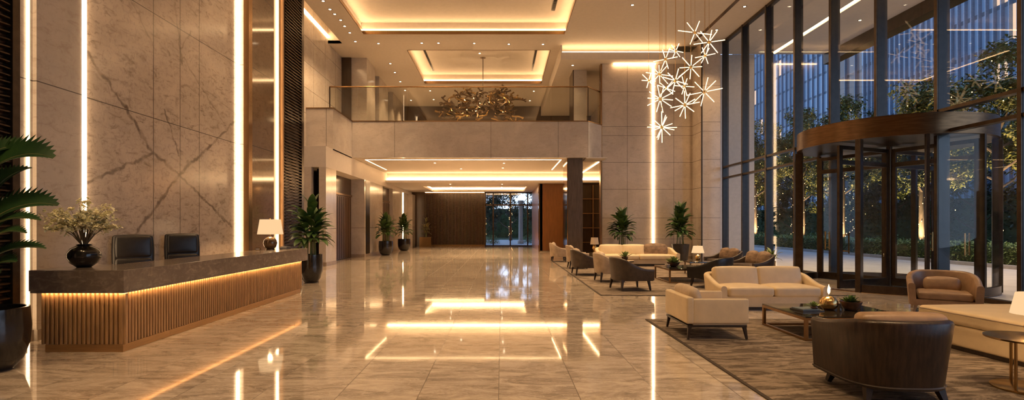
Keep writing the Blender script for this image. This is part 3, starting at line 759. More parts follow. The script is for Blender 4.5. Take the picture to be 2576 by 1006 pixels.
for i, (px, py, z, L, n, where) in enumerate(STARS):
    r = random.Random(100+i)
    p = Vector(at(px, py, z))
    t = thing('starburst_pendant', 'glowing starburst pendant, %s of the cluster' % where, 'pendant light', p, 0, 'starburst chandelier cluster')
    for k in range(n):
        a = math.pi*k/n+r.uniform(-.2, .2); el = r.uniform(-.6, .6)
        d = Vector((math.cos(a), el, math.sin(a))).normalized()*L*r.uniform(.75, 1.1)
        MB().tube([-d, -d*.15], .014, 6).tube([d*.15, d], .014, 6).build('light_rod', 'star_rod', t, True)
    MB().lathe([(0, -.05), (.045, -.02), (.045, .02), (0, .05)], 12, cap=False).build('hub', 'brass', t, True)
    MB().tube([(0, 0, .05), (0, 0, HC-p.z-.02)], .006, 5).build('cord', 'brass', t)
    MB().lathe([(.06, HC-p.z-.03), (.06, HC-p.z)], 12).build('ceiling_cup', 'brass', t, True)

# ================================================================= FURNITURE
# rugs
t = thing('rug', 'mottled brown rug under the near cream sofa group', 'rug', (0, 0, 0))
MB().box(2.62, 9.1, 2.2, 9.25, 0, .014).build('pile', 'rug', t)
MB().box(2.58, 2.62, 2.2, 9.29, 0, .013).box(2.62, 9.1, 9.25, 9.29, 0, .013).build('binding', 'rug_edge', t)
t = thing('rug', 'mottled brown rug under the far seating group', 'rug', (0, 0, 0))
MB().box(2.42, 8.5, 12.45, 24.4, 0, .014).build('pile', 'rug', t)
MB().box(2.38, 2.42, 12.41, 24.4, 0, .013).box(2.42, 8.5, 12.41, 12.45, 0, .013).build('binding', 'rug_edge', t)

RZ = .017
def u_curve(W, D, p, yc, n=40):
    a = W/2; pts = []
    ns = 8
    for i in range(ns): pts.append((-a, -D/2+(yc+D/2)*i/ns))
    for i in range(n+1):
        th = math.pi*i/n; c, s = math.cos(th), math.sin(th)
        pts.append((-a*math.copysign(abs(c)**(2/p), c), yc+(D/2-yc)*abs(s)**(2/p)))
    for i in range(ns-1, -1, -1): pts.append((a, -D/2+(yc+D/2)*i/ns))
    return pts
def shell(W, D, zb, hback, harm, th, flare=.05, p=2.6, yc=0.0, k=1.4, y_lean=0.0, rim=.4):
    pts = u_curve(W, D, p, yc); n = len(pts); vs, fs = [], []
    for i, (x, y) in enumerate(pts):
        a, b = pts[max(i-1, 0)], pts[min(i+1, n-1)]
        tx, ty = b[0]-a[0], b[1]-a[1]; l = math.hypot(tx, ty) or 1
        nx, ny = -ty/l, tx/l                   # outward for this traversal (left, back, right)
        s = max(0, min(1, (y+D/2)/D)); f = s**k; f = f*f*(3-2*f)
        h = harm+(hback-harm)*f
        fl = flare*(.4+.6*s)
        sec = [(0, zb), (fl*.35, zb+(h-zb)*.35), (fl*.8, zb+(h-zb)*.75), (fl, h-th*.35), (fl-th*.12, h-th*.1), (fl-th*.35, h), (fl-th*.65, h), (fl-th*.88, h-th*.1), (fl-th, h-th*.35), (fl*.5-th, zb+(h-zb)*.5), (-th, zb)]
        for (o, z) in sec: vs.append((x+nx*o, y+ny*o+y_lean*(z-zb)*s, z))
    m = 11
    for i in range(n-1):
        for j in range(m):
            j2 = (j+1) % m; fs.append((i*m+j, i*m+j2, (i+1)*m+j2, (i+1)*m+j))
    fs.append(tuple(range(m))); fs.append(tuple((n-1)*m+j for j in reversed(range(m))))
    return MB().add(vs, fs)
def flip(mb): mb.f = [tuple(reversed(f)) for f in mb.f]; return mb
def plan_fill(W, D, p, yc, z0, z1, inset=0.0):
    pts = u_curve(W-2*inset, D-2*inset, p, yc); n = len(pts)
    vs = [(x, y, z0) for x, y in pts]+[(x, y, z1) for x, y in pts]
    fs = [tuple(range(n)), tuple(range(2*n-1, n-1, -1))]+[(i, n+i, n+(i+1) % n, (i+1) % n) for i in range(n)]
    return MB().add(vs, fs)
def legs4(t, W, D, zb, mat, ins=.1, splay=.05, r0=.034, r1=.018, z0=.007):
    for sx in (-1, 1):
        for sy in (-1, 1):
            x, y = sx*(W/2-ins), sy*(D/2-ins)
            MB().bar((x, y, zb+.02), (x+sx*splay, y+sy*splay, z0), r0*1.35, r1*1.35).build('leg', mat, t)
def barrel_chair(label, loc, rz, W=.86, D=.84, zb=.27, hb=.8, ha=.6, mat='dark_leather', inner=None, leg='dark_wood', pillow=None, th=.085, p=2.7, flare=.05, back_cush=None, group=None, seat_h=.44, seat_mat=None, name='armchair', yc=-.05, k=1.5):
    t = thing(name, label, 'armchair', (loc[0], loc[1], RZ if len(loc) < 3 else loc[2]), rz, group)
    flip(shell(W, D, zb, hb, ha, th, flare, p, yc, k)).build('backrest', mat, t, True)
    plan_fill(W, D, p, yc, zb-.015, zb+.1, .02).build('seat_base', mat, t, True)
    sm = seat_mat or mat
    MB().rbox((0, -.05, seat_h-.06), (W-2*th-.02, D-th-.08, .15), .05, None, .0, 6, .03).build('seat_cushion', sm, t, True)
    if back_cush:
        T = Matrix.Translation((0, D/2-th-.1, seat_h+.2)) @ Matrix.Rotation(R(-12), 4, 'X')
        MB().rbox((0, 0, 0), (W-2*th-.14, .16, .46), .07, T, .03).build('back_cushion', back_cush, t, True)
    if pillow:
        T = Matrix.Translation((0, D/2-th-.22, seat_h+.13)) @ Matrix.Rotation(R(-22), 4, 'X')
        MB().rbox((0, 0, 0), (W*.5, .12, .27), .058, T, .03).build('pillow', pillow, t, True)
    legs4(t, W, D, zb, leg, .11, .04)
    return t

# dark armchairs of the far group
barrel_chair('dark brown barrel armchair facing right, left of the far cream sofa', (2.88, 17.6), R(92), 1.0, .98, .27, .86, .58, back_cush='taupe', pillow=None)
barrel_chair('dark brown barrel armchair facing right, nearest of the far seating group', (3.36, 13.55), R(100), .92, .92, .27, .85, .56, pillow='taupe')
barrel_chair('dark leather armchair with its back to the cream sofa, right of the far coffee table', (5.72, 14.05), R(-138), .98, .92, .27, .82, .58, mat='black_leather')
# pale armchairs at the corridor side
barrel_chair('taupe armchair standing far off by the brown panel wall', (2.62, 23.9), R(90), .74, .74, .25, .86, .6, 'taupe', back_cush='cream_shade')
barrel_chair('taupe armchair half hidden behind the dark column base', (2.95, 20.2), R(90), .8, .8, .27, .9, .6, 'taupe', back_cush='cream_shade')
barrel_chair('taupe armchair partly hidden behind the nearest dark armchair', (3.22, 15.5), R(95), .84, .84, .27, .86, .56, 'taupe', back_cush='cream_shade')
# brown cushioned barrel sofas near the window
def brown_seat(label, loc, rz):
    t = barrel_chair(label, loc, rz, 1.15, .92, .24, .77, .52, 'dark_leather', th=.085, p=3.2, name='loveseat')
    t['category'] = 'loveseat'
    for sx in (-1, 1):
        T = Matrix.Translation((sx*.25, .18, .62)) @ Matrix.Rotation(R(-16), 4, 'X') @ Matrix.Rotation(R(sx*4), 4, 'Y')
        MB().rbox((0, 0, 0), (.47, .17, .42), .08, T, .045).build('pillow', 'brown_pillow', t, True)
brown_seat('dark loveseat with brown pillows farther from the revolving door', (8.02, 18.6), R(-80))
brown_seat('dark loveseat with brown pillows nearer the revolving door', (7.95, 16.35), R(-76))
# foreground barrel chair
def front_barrel():
    t = thing('armchair', 'large dark brown barrel chair seen from behind at the front', 'armchair', (3.85, 5.22, RZ+.004), R(177))
    W, D, zb, p, yc = .91, .84, .15, 3.0, -.1
    flip(shell(W, D, zb, .79, .68, .1, .075, p, yc, 1.2)).build('backrest', 'shell_leather', t, True)
    plan_fill(W, D, p, yc, zb-.02, zb+.1, .0).build('seat_base', 'shell_leather', t, True)
    MB().rbox((0, -.06, .38), (W-.24, D-.2, .17), .06, None, 0, 6, .03).build('seat_cushion', 'cream_shade', t, True)
    T = Matrix.Translation((0, D/2-.19, .605)) @ Matrix.Rotation(R(-6), 4, 'X')
    MB().rbox((0, 0, 0), (W-.1, .17, .46), .06, T, .01).build('back_cushion', 'tan', t, True)
    pts = u_curve(W, D, p, yc)
    MB().tube([(x*1.005, y*1.005, zb+.004) for x, y in pts], .012, 6).build('piping', 'seam', t, True)
    for sx in (-1, 1):
        for sy in (-1, 1):
            MB().bar((sx*(W/2-.14), sy*(D/2-.15), zb+.02), (sx*(W/2-.1), sy*(D/2-.1), .007), .055, .03).build('leg', 'dark_wood', t)
front_barrel()
# tan armchair by the revolving door
barrel_chair('tan leather armchair with small pillow in front of the revolving door', (8.62, 10.1, 0), R(-36), 1.06, .95, .17, .79, .58, 'tan', leg='taupe', pillow='tan', th=.11, p=2.6, flare=.05, seat_h=.4, k=1.3)

# cream box armchair
def box_chair():
    t = thing('armchair', 'square cream armchair with dark wooden legs on the near rug edge', 'armchair', (3.16, 8.05, RZ), R(90))
    W, D = 1.0, .9
    for sx in (-1, 1): MB().rbox((sx*(W/2-.045), -.05, .42), (.09, D-.09, .36), .018).build('armrest', 'cream', t, True)
    MB().rbox((0, D/2-.05, .43), (W, .11, .39), .025).build('backrest', 'cream', t, True)
    MB().rbox((0, -.08, .375), (W-.2, D-.14, .2), .045, None, 0, 6, .02).build('seat_cushion', 'cream', t, True)
    MB().rbox((0, -.04, .26), (W-.04, D-.1, .1), .015).build('seat_base', 'cream', t, True)
    T = Matrix.Translation((0, D/2-.2, .57)) @ Matrix.Rotation(R(-17), 4, 'X')
    MB().rbox((0, 0, 0), (W-.24, .16, .34), .07, T, .03).build('back_cushion', 'cream_shade', t, True)
    MB().box(-W/2+.01, W/2-.01, -D/2+.02, D/2-.01, .185, .215).build('frame', 'dark_wood', t)
    for sx in (-1, 1):
        for sy in (-1, 1): MB().bar((sx*(W/2-.04), sy*(D/2-.05), .2), (sx*(W/2-.02), sy*(D/2-.02), .006), .035, .018).build('leg', 'dark_wood', t)
box_chair()
# cream sofa in the middle
def cream_sofa():
    t = thing('sofa', 'cream leather two seat sofa with sloping arms behind the near coffee table', 'sofa', (5.45, 10.8, 0), 0)
    W, D, zb = 2.12, 1.02, .06
    flip(shell(W, D, zb, .69, .48, .12, .05, 5.0, .1, 1.25)).build('backrest', 'cream', t, True)
    plan_fill(W, D, 5.0, .1, zb, .27, .06).build('seat_base', 'cream', t, True)
    for sx in (-1, 1):
        MB().rbox((sx*.465, -.1, .36), (.92, .84, .19), .06, None, 0, 6, .035).build('seat_cushion', 'cream', t, True)
        T = Matrix.Translation((sx*.46, .26, .585)) @ Matrix.Rotation(R(-14), 4, 'X')
        MB().rbox((0, 0, 0), (.915, .2, .44), .05, T, .02).build('back_cushion', 'cream', t, True)
    MB().box(-W/2+.12, W/2-.12, -D/2+.08, D/2-.1, 0, .065).build('plinth', 'dark_wood', t)
cream_sofa()
# far sofa
def far_sofa():
    t = thing('sofa', 'long cream sofa with a brown pillow in front of the tall stone wall', 'sofa', (5.62, 21.6, RZ), 0)
    W, D, zb = 3.26, 1.15, .1
    flip(shell(W, D, zb, .74, .54, .15, .04, 6.0, .1, 1.4)).build('backrest', 'cream', t, True)
    plan_fill(W, D, 6, .1, zb, .28, .06).build('seat_base', 'cream', t, True)
    for sx in (-1, 1):
        MB().rbox((sx*.735, -.12, .36), (1.46, .9, .2), .06, None, 0, 6, .03).build('seat_cushion', 'cream', t, True)
    for x in (-1.0, -.06):
        T = Matrix.Translation((x, .25, .62)) @ Matrix.Rotation(R(-14), 4, 'X')
        MB().rbox((0, 0, 0), (.95, .2, .46), .06, T, .03).build('back_cushion', 'cream', t, True)
    T = Matrix.Translation((.86, .2, .63)) @ Matrix.Rotation(R(-16), 4, 'X')
    MB().rbox((0, 0, 0), (.94, .2, .48), .09, T, .06).build('pillow', 'brown_pillow', t, True)
    MB().box(-W/2+.15, W/2-.15, -D/2+.1, D/2-.1, 0, .1).build('plinth', 'dark_wood', t)
far_sofa()
# daybed
def daybed():
    t = thing('daybed', 'cream leather daybed at the right edge of the near rug', 'daybed', (6.9, 6.05, RZ), R(3))
    W, L = 1.5, 3.1
    MB().rbox((0, 0, .19), (W-.06, L-.06, .28), .03).build('base', 'cream', t, True)
    MB().rbox((0, 0, .43), (W, L, .19), .06, None, 0, 8, .05).build('seat_cushion', 'cream', t, True)
    pts = [(-W/2-.002, -L/2+.05, .49), (-W/2-.002, L/2-.05, .49), (-W/2+.05, L/2+.002, .49), (W/2-.05, L/2+.002, .49)]
    MB().tube(pts, .008, 6).build('piping', 'taupe', t, True)
    MB().box(-W/2+.05, W/2-.05, -L/2+.05, L/2-.05, 0, .06).build('plinth', 'dark_wood', t)
daybed()
# coffee tables
def coffee_table(label, x0, x1, y0, y1, h, mat='table_glass'):
    t = thing('coffee_table', label, 'coffee table', ((x0+x1)/2, (y0+y1)/2, RZ))
    W, D = (x1-x0)/2, (y1-y0)/2
    MB().box(-W, W, -D, D, h-.02, h).build('tabletop', mat, t, bevel=.003)
    m = MB(); a = .022
    m.box(-W, W, -D, -D+2*a, h-.06, h-.021).box(-W, W, D-2*a, D, h-.06, h-.021).box(-W, -W+2*a, -D+2*a, D-2*a, h-.06, h-.021).box(W-2*a, W, -D+2*a, D-2*a, h-.06, h-.021)
    m.build('top_frame', 'bronze_brushed', t)
    for sx in (-1, 1):
        for sy in (-1, 1): MB().box(sx*(W-a)-a, sx*(W-a)+a, sy*(D-a)-a, sy*(D-a)+a, 0, h-.06).build('leg', 'bronze_brushed', t)
    MB().box(-W+2*a, W-2*a, -D, -D+2*a, 0, .03).box(-W+2*a, W-2*a, D-2*a, D, 0, .03).box(-W, -W+2*a, -D+2*a, D-2*a, 0, .03).box(W-2*a, W, -D+2*a, D-2*a, 0, .03).build('floor_rail', 'bronze_brushed', t)
    return t
coffee_table('low dark topped coffee table in front of the cream sofa', 4.41, 5.95, 7.5, 8.75, .355)
TZ = RZ+.355
coffee_table('low dark coffee table of the far seating group', 4.85, 6.25, 14.95, 16.4, .42)
TZ2 = RZ+.42
# round side table at the front right
def side_table(label, x, y, h, r):
    t = thing('side_table', label, 'side table', (x, y, RZ))
    MB().lathe([(r-.01, h-.022), (r, h-.018), (r, h-.002), (r-.008, h)], 44).build('tabletop', 'gold_dark', t, True)
    MB().lathe([(r*.86, 0), (r*.86, .014), (r*.84, .018)], 40).build('base', 'gold_dark', t, True)
    for a in (R(200), R(320), R(80)):
        px, py = math.cos(a)*(r*.68), math.sin(a)*(r*.68)
        MB().tube([(px, py, .016), (px, py, h-.02)], .014, 10).build('leg', 'gold_dark', t, True)
side_table('round bronze side table at the front right edge', 5.42, 5.3, .53, .36)
# lamps
def table_lamp(label, loc, base_h, shade_r0, shade_r1, shade_h, base_r, mat, power, oval=.62):
    t = thing('table_lamp', label, 'lamp', loc)
    b = base_h
    MB().lathe([(base_r*.62, 0), (base_r*.62, .02), (base_r*.55, .03), (base_r*.85, b*.22), (base_r, b*.48), (base_r*.92, b*.7), (base_r*.6, b*.9), (base_r*.22, b*.96), (base_r*.2, b)], 30).build('base', mat, t, True)
    MB().tube([(0, 0, b-.01), (0, 0, b+shade_h+.04)], .009, 8).build('stem', 'brass', t, True)
    z = b+.05
    MB().lathe([(shade_r0, z), (shade_r1, z+shade_h)], 36, cap=False, sy=oval).build('shade', 'shade_lit', t, True)
    MB().lathe([(.012, 0), (.018, .015), (0, .035)], 10, (0, 0, z+shade_h), cap=False).build('finial', 'brass', t, True)
    point('lamp_bulb', (loc[0], loc[1], loc[2]+z+shade_h*.2), power)
# placed after the desk top height is known
DZ = 1.097
table_lamp('lit table lamp with brown glazed base at the far end of the reception desk', (-5.62, 12.55, DZ), .33, .31, .25, .36, .16, 'ceramic_brown', 25)
table_lamp('lit gold lamp on the round bronze side table', (5.58, 5.4, RZ+.53), .17, .2, .155, .22, .09, 'brass', 14, 1.0)
# small sofa table with lamp, far group
t = thing('console_table', 'low dark side table with the small lit lamp between far sofa and loveseats', 'side table', (6.85, 17.75, RZ))
MB().box(-.5, .5, -.3, .3, .40, .44).build('tabletop', 'table_glass', t, bevel=.004)
for sx in (-1, 1):
    for sy in (-1, 1): MB().box(sx*.46-.02, sx*.46+.02, sy*.26-.02, sy*.26+.02, 0, .4).build('leg', 'bronze_brushed', t)
table_lamp('small lit gold table lamp behind the far coffee table', (6.72, 17.7, RZ+.44), .24, .21, .15, .24, .09, 'brass', 14, 1.0)

# ---------------------------------------------------------------- reception desk
def desk():
    x0, x1 = -6.3, -5.03; xa = -5.9; y0, y1 = 6.88, 13.4; yr = 7.95
    t = thing('reception_desk', 'long reception desk with dark stone counter and lit vertical slats', 'reception desk', (0, 0, 0))
    m = MB()
    pts = [(x0, y0), (x1, y0), (x1, y1), (xa, y1), (xa, yr), (x0, yr)]
    n = len(pts); vs = [(x, y, .816) for x, y in pts]+[(x, y, DZ) for x, y in pts]
    m.add(vs, [tuple(reversed(range(n))), tuple(range(n, 2*n))]+[(i, (i+1) % n, n+(i+1) % n, n+i) for i in range(n)])
    m.build('countertop', 'slab', t, bevel=.004)
    e = .045
    MB().box(x0+.13, x1-e-.045, y0+e+.045, yr-.06, .1, .816).box(xa+.05, x1-e-.045, yr-.06, y1-.25, .1, .816).build('body', 'slats', t)
    m = MB(); p = .061; w = .034
    def rib(a, b, ax):
        if ax == 'y': m.box(b, b+e, a, a+w, .1, .785)
        else: m.box(a, a+w, b, b+e, .1, .785)
    x = x0+.13
    while x < x1-w: rib(x, y0+.045, 'x'); x += p
    y = y0+.04
    while y < y1-.3: rib(y, x1-e-.045, 'y'); y += p
    m.build('slat_panel', 'slats', t, bevel=.004)
    MB().box(x0+.19, x1-.035, y0+.035, yr-.06, 0, .1)  .box(xa+.06, x1-.035, yr-.06, y1-.38, 0, .1).build('plinth', 'plinth', t, bevel=.004)
    m = MB().box(x0+.02, x1-.016, y0-.002, y0+.012, .792, .796).box(x0+.02, x1-.002, y0-.002, y0+.004, .796, .816).box(x1-.012, x1+.002, y0-.002, y1-.02, .792, .796).box(x1-.004, x1+.002, y0-.002, y1-.02, .796, .816)
    m.build('light_shield_lip', 'slab', t)  # added lip that screens the light strip and its reflection in the floor
    m = MB().box(x0+.14, x1-.02, y0+.012, y0+.018, .799, .814).box(x1-.018, x1-.012, y0+.02, y1-.3, .799, .814)
    m.build('light_strip', 'led_desk', t)
desk()
tag(MB().box(-.09, .09, -.13, .13, 0, .05).box(-.075, .08, -.11, .115, .05, .07).build('notebook', 'book', bevel=.004), 'small dark notebook stack beside the desk lamp', 'books').location = (-5.42, 12.95, DZ)
t = thing('card_holder', 'small brass card holder left of the desk lamp', 'card holder', (-5.83, 12.35, DZ)); MB().box(-.06, .06, -.03, .03, 0, .015).box(-.06, .06, .01, .02, .015, .06).build('tray', 'gold_dark', t); MB().box(-.045, .045, -.012, .0, .015, .045).build('cards', 'white_petal', t)
def office_chair(label, loc, rz):
    t = thing('office_chair', label, 'office chair', loc, rz, 'chairs behind the reception desk')
    T = Matrix.Translation((0, .2, 1.16)) @ Matrix.Rotation(R(-7), 4, 'X')
    MB().rbox((0, 0, .06), (.6, .09, .6), .04, T, .015, 8).build('backrest', 'black_leather', t, True)
    MB().rbox((0, -.035, .15), (.52, .07, .37), .034, T, .02).build('back_cushion', 'black_leather', t, True)
    MB().rbox((0, -.035, -.14), (.52, .07, .17), .034, T, .02).build('lumbar_cushion', 'black_leather', t, True)
    MB().rbox((0, -.04, .76), (.56, .5, .1), .045, None, .01).build('seat', 'black_leather', t, True)
    MB().tube([(0, .21, .74), (0, .25, .95)], .03, 8).build('back_support', 'mullion', t, True)
    MB().tube([(0, 0, .07), (0, 0, .72)], .03, 12).build('gas_lift', 'mullion', t, True)
    for k in range(5):
        a = 2*math.pi*k/5+.3
        l = MB().tube([(0, 0, .1), (math.cos(a)*.3, math.sin(a)*.3, .07)], [.03, .018], 8).build('leg', 'mullion', t, True)
        MB().lathe([(0, -.03), (.022, -.02), (.026, 0), (.022, .02), (0, .03)], 10, (math.cos(a)*.3, math.sin(a)*.3, .032), cap=False).build('caster', 'mullion', l, True)
office_chair('black leather office chair behind the desk, nearer the blossom vase', (-6.44, 9.05, 0), R(38))
office_chair('black leather office chair behind the desk, nearer the desk lamp', (-6.40, 10.4, 0), R(38))
# vase and blossoms
vx, vy = -5.98, 7.4
t = thing('vase', 'round glossy black vase on the near end of the reception desk', 'vase', (vx, vy, DZ))
MB().lathe([(.085, 0), (.095, .01), (.165, .065), (.202, .145), (.2, .2), (.16, .27), (.1, .305), (.085, .318), (.095, .33), (.08, .33), (.07, .29)], 40, cap=True).build('body', 'pot_black', t, True)
def blossoms():
    r = random.Random(5)
    t = thing('flower_arrangement', 'spray of cream blossom branches standing in the black vase', 'flowers', (vx, vy, DZ+.32))
    tw, bl, lf = MB(), MB(), MB()
    for i in range(64):
        a = r.uniform(0, 2*math.pi); sp = r.uniform(.02, 1.0)**.6
        tip = Vector((math.cos(a)*.5*sp, math.sin(a)*.42*sp, r.uniform(.30, .66)*(1.12-.5*sp*sp)))
        st = Vector((math.cos(a)*.03, math.sin(a)*.03, 0)); mid = st*.4+tip*.5+Vector((0, 0, .1))
        pts = [st, st*.5+mid*.5+Vector((0, 0, .03)), mid, tip]
        tw.tube(pts, [.005, .004, .0035, .002], 5)
        for k in range(12):
            u = r.uniform(.3, 1.03)
            p = mid.lerp(tip, (u-.4)/.6) if u > .4 else st.lerp(mid, u/.4)
            p = p+Vector((r.gauss(0, .022), r.gauss(0, .022), r.gauss(0, .02)))
            if r.random() < .86:
                for q in range(4): bl.blade(p, r.uniform(0, 6.28), r.uniform(-.5, 1.3), r.uniform(.035, .065), r.uniform(.026, .044), .5, 3)
            else: lf.blade(p, r.uniform(0, 6.28), r.uniform(-.2, .9), .05, .022, .6, 3)
    tw.build('branch', 'twig', t); bl.build('blossom', 'blossom', t, True, kind='stuff'); lf.build('foliage', 'leaf_succulent', t, True, kind='stuff')
blossoms()

# ---------------------------------------------------------------- plants
def pot_prof(r, h, style='round'):
    if style == 'round': return [(r*.42, 0), (r*.56, .01), (r*.82, h*.16), (r*.97, h*.38), (r*1.0, h*.62), (r*.97, h), (r*.88, h), (r*.9, h*.82)]
    return [(r*.7, 0), (r*.8, h*.05), (r, h), (r*.9, h), (r*.9, h*.85)]
def plant(name, label, loc, H, pr, ph, nl, seed, leaf='leaf', L=.62, W=.17, spread=.42, pot='pot_black', style='round', stem_top=.75, rz=0.0):
    """tall broad leaved plant: pot, soil, stems rising from the pot, leaves in whorls up the stems"""
    r = random.Random(seed)
    t = thing(name, label, 'potted plant', loc, rz)
    MB().lathe(pot_prof(pr, ph, style), 34).build('pot', pot, t, True)
    MB().lathe([(pr*.88, ph*.86), (pr*.5, ph*.9), (.01, ph*.91)], 20, cap=False).build('soil', 'soil', t, True)
    st, lf = MB(), MB()
    z0 = ph*.88; top = H
    K = max(5, nl//6); canes = []
    for k in range(K):
        a = 2*math.pi*k/K+r.uniform(-.3, .3); o = spread*r.uniform(.15, 1.0)
        top_z = z0+(top-z0)*r.uniform(.62, .76)*(1.04-.22*o/spread)
        p0 = Vector((math.cos(a)*pr*.42, math.sin(a)*pr*.42, z0)); p2 = Vector((math.cos(a)*o, math.sin(a)*o, top_z))
        p1 = p0.lerp(p2, .5)-Vector((math.cos(a), math.sin(a), 0))*.03
        canes.append((p0, p1, p2, a)); st.tube([p0, p1, p2], [.017, .014, .009], 6)
    for q in range(4): lf.blade((r.uniform(-.05, .05), r.uniform(-.05, .05), top-L*.93), q*1.7, R(80-q*4), L, W*1.1, R(28), 9, .22)
    st.tube([(0, 0, z0), (.02, .01, top-L*.9)], [.018, .01], 6)
    nl = int(nl*1.35)
    for i in range(nl):
        p0, p1, p2, ca = canes[i % K]; u = .36+.64*((i//K)+r.uniform(.2, .9))/max(1, nl//K+1)
        u = min(1, u); q = p1.lerp(p2, (u-.5)*2) if u > .5 else p0.lerp(p1, u*2)
        a = ca+r.gauss(0, .9) if u < .95 else r.uniform(0, 6.28)
        el = R(14+66*((u-.36)/.64)**1.3+r.uniform(-8, 8))
        lf.blade(q, a, el, L*r.uniform(.85, 1.15), W*r.uniform(.85, 1.2), R(78-25*u), 9, .22, twist=r.uniform(-.5, .5))
    st.build('stems', 'stem', t, True); lf.build('foliage', leaf, t, True)
    return t
plant('potted_plant', 'tall broad leaved plant in a black pot at the far end of the reception desk', (-5.66, 15.35, 0), 2.68, .33, .83, 60, 3, 'leaf', .6, .22, .24)
plant('potted_plant', 'broad leaved plant in a dark pot, nearer of the two by the corridor piers', (-6.55, 29.2, 0), 2.5, .4, .8, 46, 11, 'leaf', .58, .2, .26)
plant('potted_plant', 'broad leaved plant in a dark pot, farther of the two by the corridor piers', (-6.5, 34.4, 0), 2.55, .42, .78, 44, 12, 'leaf', .58, .2, .26)
plant('potted_plant', 'tall green plant behind the left half of the far cream sofa', (5.82, 25.0, 0), 2.65, .36, .75, 54, 14, 'leaf', .66, .22, .28, 'pot_grey')
plant('potted_plant', 'tall green plant in a black tub at the corner beside the window pier', (8.62, 24.92, 0), 2.9, .42, .78, 58, 15, 'leaf', .64, .24, .26, 'pot_grey', 'tub')
t = plant('potted_plant', 'small olive shrub in a square brown planter by the slatted screen', (-5.95, 40.6, 0), 2.35, .1, .72, 26, 16, 'leaf_olive', .4, .14, .35)
for c in list(t.children):
    if c.name.split('.')[0] in ('pot', 'soil'): bpy.data.objects.remove(c)
MB().box(-.46, .46, -.4, .4, 0, .75).build('planter', 'bronze_brushed', t, bevel=.01); MB().box(-.42, .42, -.36, .36, .75, .76).build('soil', 'soil', t)
# small plant stand near the window
t = plant('potted_plant', 'little yellowish plant on a brass stand beside the loveseats', (9.0, 17.3, 0), .9, .16, .5, 14, 18, 'leaf_succulent', .3, .1, .25, 'gold_dark', 'tub')

# foreground palm with combed leaves
def comb_leaf(m, rib, p0, az, el, L, W, droop, n=17, roll=0.0, near=.45):
    p = Vector(p0); hd = Vector((math.cos(az), math.sin(az), 0)); sd0 = Vector((-math.sin(az), math.cos(az), 0)); path = []
    for i in range(n+1):
        t = i/n; e = el-droop*t**1.4
        if i: p = p+(hd*math.cos(e)+Vector((0, 0, 1))*math.sin(e))*(L/n)
        f = hd*math.cos(e)+Vector((0, 0, 1))*math.sin(e); up0 = -hd*math.sin(e)+Vector((0, 0, 1))*math.cos(e)
        sd = sd0*math.cos(roll)+up0*math.sin(roll); up = up0*math.cos(roll)-sd0*math.sin(roll)
        path.append((p.copy(), f, sd, up))
    rib.tube([q[0] for q in path], [.012*(1-i/n)+.003 for i in range(n+1)], 6)
    def wid(t): return W*(math.sin(math.pi*min(1, t*.88+.12)**.75))**.75 if t < 1 else 0.0
    for i in range(n):
        (a, f, sd, up), (b, f2, sd2, up2) = path[i], path[i+1]
        w1, w2 = wid(i/n), wid((i+1)/n)
        for sg in (-1, 1):
            k = 1.0 if sg > 0 else near
            def at_(q, ff, ss, uu, w, u): return q+ss*sg*w*k*u+ff*w*u*u*.45+uu*w*k*(.18*u)
            v = [at_(a, f, sd, up, w1, u) for u in (0, .35, .7)]+[at_(b, f2, sd2, up2, w2, u) for u in (0, .35, .7)]
            tip = at_(a.lerp(b, .85), f, sd, up, (w1+w2)/2, 1.0)
            e1 = at_(a.lerp(b, .12), f, sd, up, w1, .72)
            m.add(v+[tip, e1], [(0, 3, 4, 1), (1, 4, 5, 2), (2, 5, 6, 7)] if sg > 0 else [(1, 4, 3, 0), (2, 5, 4, 1), (7, 6, 5, 2)])
def palm():
    x, y = -5.98, 6.05
    t = thing('potted_palm', 'large palm with combed leaves in a tall black pot at the left edge', 'potted plant', (x, y, 0))
    MB().lathe([(.17, 0), (.2, .01), (.29, .12), (.345, .3), (.36, .48), (.345, .73), (.31, .73), (.31, .62)], 40).build('pot', 'pot_black', t, True)
    MB().lathe([(.31, .64), (.15, .67), (.01, .68)], 20, cap=False).build('soil', 'soil', t, True)
    D = math.radians
    # azimuth, base x offset, base height, elevation, length, width, droop, roll
    L = [(2, -.20, 2.12, 56, 1.06, .37, 76, .8), (8, -.16, 1.62, 48, .95, .30, 62, .8), (-6, -.16, 1.58, 34, .88, .15, 50, .6), (-14, -.14, 1.42, 36, .82, .15, 50, .5), (10, -.14, 1.22, 42, .74, .17, 58, .5),
         (-10, -.12, 1.05, 50, .6, .2, 60, .6), (25, -.22, 2.42, 50, .6, .22, 60, .7), (-30, -.1, .95, 40, .6, .16, 50, .4),
         (95, -.1, 1.6, 58, .8, .26, 60, .2), (165, -.2, 1.5, 50, .8, .26, 60, .1), (215, -.2, 1.8, 50, .8, .26, 60, .1), (-100, -.2, 1.5, 60, .6, .22, 60, -.2), (60, -.1, 2.0, 68, .6, .26, 50, .3)]
    for (az, ox, zb, el, ln, w, dr, roll) in L:
        a = D(az); b = Vector((ox, math.sin(a)*.08, zb))
        m, rb = MB(), MB()
        comb_leaf(m, rb, b, a, D(el), ln, w, D(dr), 17, roll)
        st = Vector((ox*.5, math.sin(a)*.06, .66))
        rb.tube([st, st.lerp(b, .5)+Vector((-.05, 0, .04)), b], [.018, .015, .012], 7)
        lf = m.build('leaf', 'leaf_dark', t, True)
        rb.build('midrib', 'stem', lf, True)
palm()

